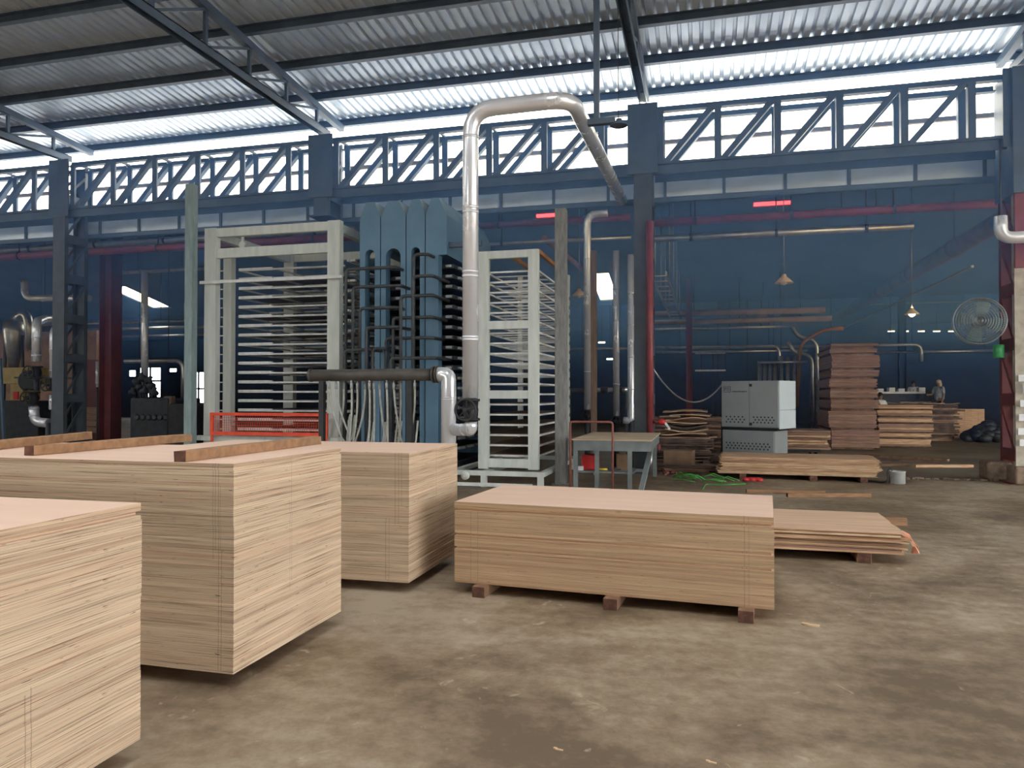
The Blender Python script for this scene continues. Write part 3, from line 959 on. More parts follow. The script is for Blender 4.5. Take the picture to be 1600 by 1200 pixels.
# front steam pipes of the press: horizontal from the frame, then down to the header
FP = [(632, 398, 678, 646), (553, 420, 632, 646), (560, 452, 622, 551, 640), (632, 463, 702, 626), (560, 480, 618, 560), (640, 497, 676, 580), (560, 514, 622, 571), (600, 530, 676, 604)]
YQ = 13.1
specs = [  # (x of drop, y of run, x of run end)
    (646, 398, 668), (551, 449, 625), (626, 463, 676), (562, 482, 620), (614, 497, 676), (572, 512, 622), (603, 529, 676), (582, 545, 600), (645, 432, 676), (540, 421, 618), (538, 547, 580), (610, 560, 680)]
for k, (xd, yr_, xe) in enumerate(specs):
    Yq = YQ - .12 * (k % 3)
    zr = Z_(xd, yr_, Yq)
    p = [(X_(xd, Yq), Yq, .62), (X_(xd, Yq), Yq, zr), (X_(xe, Yq), Yq, zr), (X_(xe, Yq), YP + .3, zr)]
    pipe('steam_pipe', None, None, p, .032, 'pipe_dark', bend=.09, n=10, parent=t)

# ------------------------------------------------------------------ header pipe with hoses
YH = 10.4
zh = Z_(580, 586, YH)
hx0, hx1 = X_(487, YH), X_(683, YH)
t = thing('steam_header', 'thick dark horizontal header pipe on black legs with pale hoses hanging from it', 'pipe', ((hx0 + hx1) / 2, YH, 0))
MB().tube([(hx0, YH, zh), (hx1, YH, zh)], .092, 20).build('header_pipe', 'pipe_header', t)
MB().tube([(hx0 - .03, YH, zh), (hx0 + .01, YH, zh)], .1, 20).build('end_cap', 'pipe_header', t)
for xx in (hx1 - .05, hx1 + .0):
    MB().tube([(xx - .012, YH, zh), (xx + .012, YH, zh)], .125, 20).build('flange', 'pipe_header', t)
for xx in (503, 640):
    xq = X_(xx, YH)
    MB().box(xq - .04, xq + .04, YH - .03, YH + .05, 0, zh - .08).build('leg', 'black', t)
hs = [(514, 528), (525, 527), (536, 533), (548, 551), (559, 553), (571, 567), (578, 574), (584, 586), (593, 600), (604, 604), (616, 612), (627, 632)]
hoseX = [(514, 531, 676), (525, 546, 679), (537, 528, 680), (549, 546, 690), (558, 552, 690), (570, 555, 690), (577, 576, 692), (584, 584, 692), (593, 602, 690), (604, 606, 690), (615, 628, 690), (626, 622, 692), (648, 643, 672)]
for k, (xt, xb_, yb_) in enumerate(hoseX):
    y = YH - .03 + .05 * (k % 3)
    zt_ = zh - .17
    X0, X1 = X_(xt, y), X_(xb_, y + .1)
    zb_ = Z_(xb_, yb_, y)
    pts = []
    for q in range(9):
        u = q / 8
        pts.append((X0 + (X1 - X0) * (u ** 1.9), y + .1 * u, zt_ + (zb_ - zt_) * u))
    if k not in (12,):
        dx = .14 * (1 if (k % 2 == 0) else -1)
        for q in range(1, 7):
            u = q / 6
            pts.append((X1 + dx * (1 - cos(pi * u)) / 2, y + .1 + .22 * u, zb_ - .16 * sin(pi * u)))
        pts.append((X1 + dx, y + .4, zb_ + .3))
    h = MB().tube(pts, .0155, 9).build('hose', 'hose', t)
    MB().tube([(X0, y, zh - .05), (X0, y, zt_ + .03)], .014, 8).tube([(X0, y, zt_ + .05), (X0, y, zt_ - .04)], .021, 8).build('hose_coupling', 'bracket', h)

# silver elbow from the header down
t = thing('insulated_elbow_pipe', 'silver clad pipe turning down from the dark header, near the rear plywood stack', 'pipe', (hx1 + .12, YH, 0))
xe = X_(701, YH)
MB().tube([(hx1 + .02, YH, zh), (xe, YH, zh), (xe, YH, .2)], .11, 24, bend=.3, seg=4).build('cladding', 'silver', t)
for zq in (zh - .34, zh - .37):
    MB().tube([(xe, YH, zq - .008), (xe, YH, zq + .008)], .114, 24).build('joint_band', 'silver', t)
MB().box(xe - .1, xe + .1, YH - .1, YH + .1, 0, .2).build('foot', 'pipe_dark', t)

# tall silver pipe: up, over to the right, then back into the annex
YT = 10.0
tx = X_(735, YT)
tz0 = Z_(735, 622, YT)
tzt = Z_(738, 172, YT)
ex = X_(893, YT)
pe = at(972, 313, 15.85)
bands = [((tx, YT, Z_(735, y, YT)), (0, 0, 1)) for y in (325, 332, 425, 432, 527, 531, 215)]
t = clad_pipe('insulated_steam_pipe', 'tall shiny silver pipe rising in front of the press and bending back into the annex', 'pipe',
              [(tx, YT, tz0), (tx, YT, tzt), (ex, YT, tzt + .02), (pe.x, pe.y, pe.z), ], .112, bend=.34, bands=bands)
valve('gate_valve', 'black handwheel valve at the foot of the tall silver pipe', (tx, YT, Z_(735, 640, YT)), .1)
zl = Z_(735, 668, YT)
t = thing('valve_elbow', 'short silver elbow linking the valve to the header pipe', 'pipe', (tx, YT, zl))
MB().tube([(tx + .01, YT, Z_(735, 659, YT)), (tx + .01, YT, zl - .03), (xe + .118, YH - .06, zl - .05)], .09, 20, bend=.17, seg=3).build('cladding', 'silver', t)
# hanger carrying it
hxp = X_(933, 10.6)
t = thing('pipe_hanger', 'dark vertical hanger post with a bracket arm under the silver pipe', 'hanger', (hxp, 10.6, 5))
zq = Z_(933, 192, 10.6)
MB().box(hxp - .04, hxp + .04, 10.56, 10.64, zq, roof_z(10.6) - .0).build('post', 'steel', t)
MB().box(X_(919, 10.6), X_(962, 10.6), 10.55, 10.65, zq - .03, zq + .05).build('arm', 'steel', t)
wz = Z_(966, 186, 10.6)
t = thing('ceiling_light', 'dark hooded lamp hanging on a thin wire beside the bracket arm', 'lamp', (X_(966, 10.6), 10.6, wz - .1))
MB().tube([(X_(967, 10.6), 10.6, wz), (X_(967, 10.6), 10.6, roof_z(10.6) + .01)], .006, 6).build('wire', 'black', t)
MB().lathe([(.04, .09), (.05, .06), (.13, 0), (.12, -.01)], (X_(957, 10.6) + .1, 10.6, wz - .09)).build('hood', 'steel', t)

# ------------------------------------------------------------------ unloading rack (right of the silver pipe)
YR2 = 12.7
a, b = X_(747, YR2), X_(841, YR2)
t = thing('press_unloading_rack', 'tall narrow pale grey unloading rack with open trays, right of the silver pipe', 'rack', ((a + b) / 2, YR2, 0))
zt2 = Z_(790, 391, YR2)
wz = .185
for xx in (a, b - wz):
    MB().box(xx, xx + wz, YR2, YR2 + .12, .28, zt2).build('post', 'rack', t, bevel=.006)
for (ya, yb_) in ((391, 403), (501, 514), (610, 623), (717, 731)):
    MB().box(a + wz, b - wz, YR2 + .01, YR2 + .1, Z_(790, yb_, YR2), Z_(790, ya, YR2)).build('rail', 'rack', t, bevel=.005)
MB().box(a, a + .1, 15.6, 15.7, .28, zt2).build('rear_post', 'rack', t)
rp_ = MB().box(b - .05, b + .03, 15.55, 15.7, .28, Z_(884, 430, 15.6))
rp_.build('rear_post', 'rack', t)
for k in range(16):
    z = .75 + k * .19
    MB().box(b + .03, b + .036, 15.6, 15.66, z, z + .07).build('slot', 'black', t)
MB().bar((a + .5, YR2 + .1, zt2 - .02), (a + .5, 15.6, zt2 - .02), .07, .07).build('roof_rail', 'orange_beam', t)
MB().bar((b - .03, YR2 + .1, zt2 - .02), (b - .03, 15.6, zt2 - .02), .06, .07).build('roof_rail', 'orange_beam', t)
z0_, z1_ = Z_(790, 712, YR2 + .15), Z_(790, 425, YR2 + .15)
NT = 19
for k in range(NT):
    z = z0_ + (z1_ - z0_) * k / (NT - 1)
    m = MB()
    m.box(a + .12, b - .1, YR2 + .14, YR2 + .18, z - .015, z + .015).box(a + .12, b - .04, 15.4, 15.44, z - .015, z + .015)
    m.box(b - .05, b - .02, YR2 + .14, 15.55, z - .015, z + .015).box(a + .1, a + .13, YR2 + .14, 15.55, z - .015, z + .015)
    for q in range(1, 5):
        y = YR2 + .14 + q * .52
        m.box(a + .13, b - .05, y, y + .03, z - .012, z + .01)
    m.build('tray', 'rack_bar', t)
    if k < 8:
        MB().box(a + .14, b - .06, YR2 + .2, 15.38, z + .016, z + .022).build('tray_plate', 'brown_post', t)
ba, bb = X_(700, 12.4), X_(851, 12.4)
f = thing('rack_carriage', 'pale grey wheeled base frame under the narrow unloading rack', 'base frame', ((ba + bb) / 2, 12.4, 0))
MB().box(ba, bb, 12.35, 12.45, .2, .28).build('beam', 'rack', f)
MB().box(ba, bb, 15.7, 15.8, .2, .28).build('beam', 'rack', f)
for xx in (ba, X_(752, 12.4), bb - .1):
    MB().box(xx, xx + .1, 12.45, 15.7, .2, .275).build('side_beam', 'rack', f)
for xx in (X_(752, 12.4), bb - .12):
    MB().box(xx, xx + .1, 12.36, 12.44, 0, .2).build('leg', 'rack', f)
    MB().box(xx, xx + .1, 15.71, 15.79, 0, .2).build('leg', 'rack', f)
MB().box(ba, bb - .2, 12.3, 12.34, .02, .08).build('floor_rail', 'rack_bar', f)
MB().lathe([(.075, -.02), (.075, .02), (.03, .021), (.03, .04)], (X_(727, 12.3), 12.31, .2), (0, -1, 0), 20).build('wheel', 'rack', f)

# free standing posts
def post(x, Y, w, ztop, m, label):
    xc = X_(x, Y)
    t = thing('steel_post', label, 'post', (xc, Y, 0))
    MB().box(xc - w / 2, xc + w / 2, Y - w / 2, Y + w / 2, 0, ztop).build('shaft', m, t, bevel=.008)
    MB().box(xc - w / 2 - .05, xc + w / 2 + .05, Y - w / 2 - .05, Y + w / 2 + .05, 0, .015).build('foot_plate', m, t)
    return t


post(297.5, 13.0, .175, Z_(297, 289, 13.0), 'steel_teal', 'pale teal square steel post left of the loading rack')
post(877, 13.2, .2, Z_(877, 327, 13.2), 'steel_post', 'worn grey square steel post right of the unloading rack')
xp = X_(928, 15.6)
post(928, 15.6, .12, Z_(928, 392, 15.6), 'brown_post', 'slim brown post beside the silver standpipes')


# ------------------------------------------------------------------ work table in front of the dark column
ta, tb = X_(893, 12.4), X_(1018, 12.4)
TY0, TY1, TZ = 12.4, 14.85, .85
t = thing('work_table', 'steel framed work table with pale plywood top, in front of the dark grey column', 'table', ((ta + tb) / 2, TY0, 0))
MB().box(ta, tb, TY0, TY1, TZ - .02, TZ).build('tabletop', 'table_top', t)
m = MB().box(ta + .03, tb - .02, TY0 + .02, TY0 + .08, TZ - .19, TZ - .02)
m.build('front_apron', 'table_steel', t)
MB().box(tb - .08, tb - .02, TY0 + .08, TY1 - .05, TZ - .19, TZ - .02).build('side_apron', 'table_steel', t)
MB().box(ta + .03, ta + .09, TY0 + .08, TY1 - .05, TZ - .19, TZ - .02).build('side_apron', 'table_steel', t)
for xx in (ta + .06, ta + .42, tb - .36):
    MB().box(xx - .035, xx + .035, TY0 + .03, TY0 + .09, .0, TZ - .19).build('leg', 'table_steel', t)
for xx in (ta + .06, tb - .1):
    MB().box(xx - .035, xx + .035, TY1 - .12, TY1 - .05, .0, TZ - .19).build('leg', 'table_steel', t)
MB().bar((tb - .04, TY0 + .5, TZ - .15), (tb - .16, TY0 - .25, .02), .08, .05).build('splayed_leg', 'table_steel', t)
MB().box(ta + .02, tb - .3, TY0 + .1, TY0 + .75, .28, .31).build('lower_shelf', 'table_steel', t)
MB().box(tb - .95, tb - .2, TY0 + .75, TY0 + .8, .25, .3).build('stretcher', 'table_steel', t)
bx = MB().box(ta + .12, ta + .4, TY0 + .3, TY0 + .6, .312, .56)
bx.build('red_crate', 'red_plastic', label='red crate on the lower shelf of the work table', cat='crate', bevel=.01)
tl = thing('hand_tool', 'hand tool with yellow handle lying on the table shelf', 'tool', (ta + .5, TY0 + .2, .312))
MB().tube([(ta + .4, TY0 + .2, .335), (ta + .58, TY0 + .2, .335)], .02, 10).build('handle', mat('yellow_handle', (.75, .55, .05), (.6, .42, .03), .4), tl)
MB().box(ta + .58, ta + .8, TY0 + .19, TY0 + .21, .325, .35).build('blade', 'pipe_dark', tl)
MB().box(ta + .08, ta + .17, TY0 + .14, TY0 + .22, .312, .38).build('white_tin', 'white_paint', label='small white tin at the left end of the table shelf', cat='tin')
MB().box(tb - .62, tb - .42, TY0 + .4, TY0 + .5, .312, .58).build('cardboard_piece', 'card', label='brown cardboard piece standing on the table shelf', cat='cardboard')
f = thing('guard_rail', 'thin rust red tube rail standing in front of the work table', 'rail', (ta + .4, 12.15, 0))
r0, r1, zr = X_(891, 12.15), X_(957, 12.15), Z_(900, 659, 12.15)
MB().tube([(r0, 12.15, 0), (r0, 12.15, zr), (r1, 12.15, zr), (r1, 12.15, 0)], .018, 10, bend=.05).build('rail_tube', 'rust', f)
MB().box(r0 - .03, r0 + .03, 12.12, 12.18, 0, .012).build('foot', 'rust', f)
MB().box(r1 - .03, r1 + .03, 12.12, 12.18, 0, .012).build('foot', 'rust', f)

# ------------------------------------------------------------------ pipes round the dark column
def standpipe(x, Y, ytop, ybot, r, label, elbow=None, foot=False):
    xc = X_(x, Y)
    zt_, zb_ = Z_(x, ytop, Y), Z_(x, ybot, Y)
    pts = [(xc, Y, zb_), (xc, Y, zt_)]
    if elbow:
        pts.append((X_(elbow, Y), Y, zt_ + .01))
    if foot:
        pts = [(xc - .17, Y, zb_ + .02)] + pts
    t = thing('standpipe', label, 'pipe', (xc, Y, zb_))
    MB().tube(pts, r, 20, bend=.22, seg=4).build('cladding', 'silver', t)
    for k in range(1, 5):
        z = zb_ + (zt_ - zb_) * k / 5.2
        MB().tube([(xc, Y, z - .015), (xc, Y, z + .015)], r * 1.05, 20).build('joint_band', 'silver', t)
    MB().tube([(xc, Y, .0), (xc, Y, zb_ - (.22 if not foot else -.05))], r * .8, 14).build('riser', 'pipe_dark', t)
    if not foot:
        valve('globe_valve', 'black handwheel valve under the ' + label.split(',')[0].split(' with')[0], (xc, Y, zb_ - .11), .07)
    return t


standpipe(918, 16.6, 335, 640, .085, 'silver standpipe with an elbow at its top, left of the brown post', elbow=950)
standpipe(963, 16.6, 392, 650, .075, 'slim silver standpipe, midway between brown post and dark column')
standpipe(986, 16.5, 398, 658, .075, 'silver standpipe right against the dark column', foot=True)
pm = MB()
y_ = 16.9
zq = Z_(930, 610, y_)
cp = thing('horizontal_pipe', 'grey horizontal pipe with couplings, behind the silver standpipes', 'pipe', (X_(930, y_), y_, zq))
MB().tube([(X_(885, y_), y_, zq), (X_(990, y_), y_, zq + .02)], .05, 14).build('pipe_run', 'silver_dull', cp)
for x in (945, 972):
    MB().tube([(X_(x - 6, y_), y_, zq + .01), (X_(x + 5, y_), y_, zq + .01)], .075, 14).build('coupling', 'pipe_dark', cp)
for x, yy in ((890, 700), (980, 700)):
    MB().box(X_(x, y_) - .03, X_(x, y_) + .03, y_ - .03, y_ + .03, 0, zq - .04).build('support', 'pipe_dark', cp)
zr = Z_(1013, 345, 15.0)
rx = X_(1013, 15.0)
t = thing('red_riser_pipe', 'vertical red pipe right beside the dark grey column', 'pipe', (rx + .03, 15.05, 0))
MB().tube([(rx + .03, 15.05, .55), (rx + .03, 15.05, zr)], .07, 18).build('pipe_run', 'red_pipe', t)
MB().tube([(rx + .03, 15.05, .75), (rx + .03, 15.05, .62), (rx + .16, 15.0, .56), (rx + .22, 14.98, .56)], .06, 14, bend=.06).build('outlet', 'red_pipe', t)
MB().tube([(rx + .03, 15.05, 0), (rx + .03, 15.05, .56)], .05, 12).build('riser', 'silver_dull', t)
t = thing('hose_valve', 'bright red hose valve with white lever at the foot of the red pipe', 'valve', (rx + .28, 14.95, .5))
MB().lathe([(.03, -.08), (.05, -.05), (.06, 0), (.05, .05), (.025, .07)], (rx + .27, 14.96, 1.06), (1, 0, 0), 14).build('valve_body', 'red_plastic', t)
MB().tube([(rx + .22, 14.96, 1.06), (rx + .1, 15.02, 1.06)], .035, 10).build('stub', 'red_pipe', t)
MB().bar((rx + .33, 14.94, 1.04), (rx + .42, 14.9, .92), .04, .03).build('lever', 'white_paint', t)

# long red pipe and lagged pipe running along the annex opening
Y = 16.5
pts = [at(1014, 349, Y), at(1300, 335, Y), at(1600, 326, Y)]
zz = pts[0].z
main_run('red_main_pipe', 'long horizontal red pipe crossing high in the right hand annex opening', pts[0].x, 8.6, Y, zz, .085, 'red_pipe')
zz = Z_(1022, 373, 16.7)
main_run('lagged_main_pipe', 'long pale lagged pipe just below the red pipe at right', X_(1016, 16.7), X_(1430, 16.7), 16.75, zz, .075, 'silver_dull')
zz = Z_(100, 396, 16.7)
main_run('red_main_pipe', 'long dusky red pipe crossing high behind the columns at left', -22, X_(556, 16.7), 16.7, zz, .1, 'red_pipe')
zz = Z_(100, 384, 17.0)
main_run('lagged_main_pipe', 'grey lagged pipe above the dusky red pipe at left', -22, X_(556, 17.1), 17.1, zz, .09, 'silver_dull')
zz = Z_(860, 345, 16.9)
main_run('red_main_pipe', 'short dusky red pipe behind the tall silver pipe, above the unloading rack', X_(715, 17), X_(985, 17), 17, zz, .08, 'red_pipe')
zz = Z_(860, 372, 16.9)
main_run('lagged_main_pipe', 'pale pipe under the dusky red one above the unloading rack', X_(715, 17), X_(985, 17), 17.25, zz, .05, 'silver_dull')
pipe('conduit_pipe', 'brown pipe running away behind the unloading rack, toward the skylight', 'pipe', [at(850, 372, 17.4), at(925, 432, 23.0)], .07, 'orange_beam')

# silver elbow at the right edge
Y = 14.7
t = clad_pipe('insulated_elbow_pipe', 'bright silver elbow pipe at the right edge below the red pipe', 'pipe',
              [(X_(1566, Y), Y, Z_(1566, 338, Y)), (X_(1566, Y), Y, Z_(1566, 372, Y)), (8.2, Y, Z_(1566, 371, Y))], .105, bend=.24)
sp = MB().tube([(X_(1566, Y), Y, Z_(1566, 340, Y)), (X_(1566, Y), Y, Z_(1566, 318, Y)), (X_(1566, Y) - .0, Y, 6.05)], .02, 8)
sp.build('hanger_rod', 'pipe_dark', t)

# ------------------------------------------------------------------ big wall fan and green drum on the right column
fx, fz, fy, fr = X_(1530, 15.35), Z_(1530, 503, 15.35), 15.35, .42
t = thing('industrial_fan', 'large round caged industrial fan on the right hand column', 'fan', (fx, fy, fz))
ax = Vector((-.18, -1, .05)).normalized()
a_ = ax.orthogonal().normalized(); b_ = ax.cross(a_)
c0 = Vector((fx, fy, fz))
cg = MB()
for rr_, off in ((fr, 0), (fr, .14), (fr * .97, .1), (fr * .8, .17), (fr * .9, .155), (fr * .7, .18), (fr * .6, .19), (fr * .5, .195), (fr * .4, .2), (fr * .3, .203), (fr * .2, .205)):
    ring = [c0 + ax * off + (a_ * cos(2 * pi * k / 40) + b_ * sin(2 * pi * k / 40)) * rr_ for k in range(41)]
    cg.tube(ring, .011 if rr_ == fr else .005, 6, caps=False)
for k in range(60):
    d = a_ * cos(2 * pi * k / 60) + b_ * sin(2 * pi * k / 60)
    cg.tube([c0 + d * fr, c0 + ax * .14 + d * fr, c0 + ax * .19 + d * fr * .6, c0 + ax * .205 + d * .05], .003, 4)
cg.build('cage', 'fan_grille', t)
MB().lathe([(.05, .0), (.075, .03), (.075, .12), (.05, .15), (.02, .16)], c0, ax, 18).build('hub', 'fan_grille', t)
for k in range(4):
    an = 2 * pi * k / 4 + .5
    d = a_ * cos(an) + b_ * sin(an)
    e_ = ax.cross(d)
    bl = MB()
    vs = []
    for u, wv in ((.07, .05), (.2, .11), (.34, .13), (.38, .08)):
        vs += [c0 + ax * .08 + d * u + e_ * wv + ax * .03, c0 + ax * .08 + d * u - e_ * wv * .8 - ax * .03]
    n4 = len(vs)
    vs += [p + ax * .006 for p in vs]
    fs = [(2 * i, 2 * i + 1, 2 * i + 3, 2 * i + 2) for i in range(3)] + [(n4 + 2 * i, n4 + 2 * i + 2, n4 + 2 * i + 3, n4 + 2 * i + 1) for i in range(3)]
    fs += [(0, n4, n4 + 1, 1), (6, 7, n4 + 7, n4 + 6)] + [(2 * i, 2 * i + 2, n4 + 2 * i + 2, n4 + 2 * i) for i in range(3)] + [(2 * i + 1, n4 + 2 * i + 1, n4 + 2 * i + 3, 2 * i + 3) for i in range(3)]
    bl._add(vs, fs)
    bl.build('blade', 'fan_blade', t, fix=True)
MB().tube([c0 - ax * .22, c0], .1, 16).build('motor', 'machine', t)
MB().bar(c0 - ax * .12, (xl - .12, 15.62, fz), .05, .05).build('wall_bracket', 'machine', t)
gx, gz = X_(1561, 15.4), Z_(1561, 549, 15.4)
t = thing('drum_housing', 'small green drum on the red rear leg of the right column', 'drum', (gx, 15.4, gz - .12))
MB().lathe([(.075, -.12), (.09, -.11), (.09, .11), (.075, .12)], (gx, 15.4, gz), (0, 0, 1), 18).build('drum', 'green_plastic', t)
MB().box(gx + .03, xl - .16, 15.42, 15.5, gz - .02, gz + .02).build('bracket', 'machine', t)

# ------------------------------------------------------------------ electrical cabinet
CYC = 17.6
cxc = X_(1171, CYC)
t = thing('machine_cabinet', 'grey two tier machine cabinet with vent holes, behind the long veneer bundle', 'cabinet', (cxc, CYC, 0))
ang = radians(-27)
CW, CD = 1.36, .95
ztop_, zmid = Z_(1171, 595, CYC), Z_(1171, 668, CYC)


def cb(u0, u1, v0, v1, z0, z1, nm, mm, par, bev=0.0, label=None):
    m = MB()
    m.box(u0, u1, v0, v1, z0, z1)
    m.v = [Vector((cxc + p.x * cos(ang) - p.y * sin(ang), CYC + p.x * sin(ang) + p.y * cos(ang), p.z)) for p in m.v]
    return m.build(nm, mm, par, bevel=bev, label=label)


hw = CW / 2
up = cb(-hw, hw - .02, .02, CD, zmid, ztop_, 'upper_body', 'cab', t, .008)
cb(hw - .02, hw, .03, CD, zmid + .4, ztop_, 'side_panel', 'cab_side_sunlit', t, .004)
cb(hw - .02, hw, .03, CD, zmid - .02, zmid + .39, 'side_panel', 'cab_side_sunlit', t, .004)
cb(-hw + .01, hw - .09, .06, CD - .15, zmid - .07, zmid, 'plinth', 'black', t)
cb(-hw + .02, hw - .11, .02, CD - .2, .06, zmid - .07, 'lower_body', 'cab', t, .006)
cb(-hw - .08, -hw + .0, .15, CD, 0, zmid + .1, 'side_frame', 'black', t)
cb(-hw + .05, hw - .14, .08, CD - .3, 0, .06, 'skid', 'black', t)
d1 = cb(-hw + .01, -.015, .0, .02, zmid + .02, ztop_ - .02, 'door', 'cab', t, .004)
d2 = cb(.005, hw - .03, .0, .02, zmid + .02, ztop_ - .02, 'door', 'cab', t, .004)
d3 = cb(-hw + .03, hw - .13, .0, .02, .09, zmid - .08, 'door', 'cab', t, .004)
for dd, u0, u1, z0 in ((d1, -hw + .1, -.1, zmid + .10), (d2, .07, hw - .1, zmid + .10), (d3, -hw + .1, hw - .2, .36)):
    n = int((u1 - u0) / .085)
    for j in range(3):
        for k in range(n):
            q = u0 + (u1 - u0) * (k + .5 + (.25 if j % 2 else -.2)) / n
            cb(q - .016, q + .016, -.003, .0, z0 + j * .06, z0 + j * .06 + .032, 'vent_slot', 'machine', dd)
for zz in (ztop_ - .1, zmid + .08):
    cb(-.0, .06, -.015, .0, zz - .03, zz + .03, 'latch', 'black', d2)
# illegible emblem: square outline over a ruled line of lettering, and a dark line of lettering beside it
lx0, lz1 = -hw + .06, ztop_ - .12
for q in ((0, .17, .12, .13), (0, .17, -.01, 0), (0, .012, 0, .12), (.158, .17, 0, .12), (.03, .14, .085, .1), (.03, .045, .03, .09), (.07, .14, .055, .065), (.07, .14, .025, .035)):
    cb(lx0 + q[0], lx0 + q[1], -.002, .0, lz1 - .13 + q[2], lz1 - .13 + q[3], 'emblem', 'machine', d1)
for k in range(14):
    cb(lx0 + .2 + k * .026, lx0 + .2 + k * .026 + (.018 if k % 4 else .012), -.002, .0, lz1 - .135, lz1 - .107, 'lettering', 'machine', d1)
t = thing('hanging_cable', 'grey cable sagging from the dark column to the cabinet top', 'cable', at(1018, 575, 15.6))
c0_, c1_ = at(1021, 577, 15.6), Vector((cxc + (-hw - .02) * cos(ang) - .12 * sin(ang), CYC + (-hw - .02) * sin(ang) + .12 * cos(ang), ztop_ - .05))
cs = [c0_.lerp(c1_, k / 16) - Vector((0, 0, 1)) * (.55 * 4 * (k / 16) * (1 - k / 16)) for k in range(17)]
MB().tube(cs, .018, 8).build('cable', 'silver_dull', t)


# ------------------------------------------------------------------ rough veneer bundles
def FL(x, y, z=0.0):
    d = _ray(x, y)
    return EYE + d * ((z - EYE.z) / d.z)


def ragged_sheets(mb, cx, cy, rz, lx, ly, z0, z1, n, rag, r, mis=(0,), nseg=7, gap=.25, wave=.0):
    """n thin ragged sheets between z0 and z1 in one bundle"""
    th = (z1 - z0) / n
    for k in range(n):
        zb, zt_ = z0 + k * th, z0 + (k + 1) * th - th * gap * r.random()
        ox, oy, a = r.gauss(0, rag * .5), r.gauss(0, rag * .4), rz + r.gauss(0, .004)
        ol = []
        for q in range(nseg):
            ol.append((-lx / 2 + lx * q / nseg, -ly / 2 + r.uniform(-rag, rag) * .35))
        for q in range(nseg):
            ol.append((lx / 2 + r.uniform(-rag, rag), -ly / 2 + ly * q / nseg))
        for q in range(nseg):
            ol.append((lx / 2 - lx * q / nseg, ly / 2 + r.uniform(-rag, rag) * .35))
        for q in range(nseg):
            ol.append((-lx / 2 + r.uniform(-rag, rag), ly / 2 - ly * q / nseg))
        m = len(ol)
        w = [r.uniform(-wave, wave) for _ in ol]
        P = [(cx + (x + ox) * cos(a) - (y + oy) * sin(a), cy + (x + ox) * sin(a) + (y + oy) * cos(a)) for x, y in ol]
        vs = [(p[0], p[1], max(zb + u, z0 if wave == 0 else zb + u)) for p, u in zip(P, w)] + [(p[0], p[1], zt_ + u) for p, u in zip(P, w)]
        mi = r.choice(mis)
        mb._add(vs, [tuple(range(m - 1, -1, -1))] + [tuple(range(m, 2 * m))] + [(i, (i + 1) % m, (i + 1) % m + m, i + m) for i in range(m)], False, mi)
    return mb


def ragged_object(name, label, cat, cx, cy, rz, lx, ly, z0, z1, n, rag, seed, mats, mis, group=None, wave=0.0, gap=.25):
    return ragged_sheets(MB(), cx, cy, rz, lx, ly, z0, z1, n, rag, random.Random(seed), mis, gap=gap, wave=wave).build(name, mats, label=label, cat=cat, group=group)


# low veneer stack right of the central plywood stack: individual sheets
e0 = FL(1206, 838 + 26, .09)
E0, E1 = FL(1200, 838, .31), FL(1408, 846, .31)
elen = 2.55
er = math.atan2(-.077, 1)
ec = FL(1391, 873, 0.0)
ecx, ecy = FL(1413, 868, .1).x - elen / 2 + .04, FL(1413, 868, .1).y + .66 + .06
ER = random.Random(5)
zE = .1
nE = 13
for k in range(nE):
    th = ER.uniform(.012, .02)
    m = MB()
    top = k == nE - 1
    if top:
        ragged_sheets(m, ecx, ecy, -.03, elen, 1.27, zE, zE + .012, 1, .008, ER, (1,))
    else:
        ragged_sheets(m, ecx + ER.gauss(0, .02), ecy + ER.gauss(0, .012), -.03 + ER.gauss(0, .006), elen + ER.uniform(-.08, .05), 1.26, zE, zE + th, 1, .03, ER, (0,), gap=.1)
    m.build('veneer_sheet', [['veneer', 'veneer_red', 'veneer_pale', 'veneer'][k % 4], 'veneer_face'], label='smooth topmost sheet of the low veneer stack right of the central plywood' if top else 'ragged veneer sheet in the low stack right of the central plywood',
            cat='veneer sheet', group='sheets in the low veneer stack')
    zE += th if not top else .012
m = MB()
cr0 = Vector((ecx + elen / 2 - .02, ecy - .55, .3))
for k in range(5):
    p = cr0 + Vector((.0 + .012 * k, .05 * k, -.02 * k))
    pts = [p, p + Vector((.06, -.02, -.03)), p + Vector((.1 + .02 * (k % 2), -.03, -.12)), p + Vector((.14 - .03 * (k % 3), -.04, -.2 + .01 * k))]
    for q in range(3):
        m.bar(pts[q], pts[q + 1], .035, .004)
m.build('veneer_strip', 'pink_film', label='torn pink veneer strips drooping from the corner of the low veneer stack', cat='veneer strip')
for u, w in ((-1.12, 'left'), (-.28, 'middle'), (.92, 'right')):
    bearer(ecx, ecy, -.03, u, -.66, .62, .12, .1, '%s bearer block under the low veneer stack' % w, m='veneer' if w == 'right' else 'block')
batten(1372, 821, 1418, 822, .002, 'short dark timber behind the low veneer stack', w=.1, h=.1)

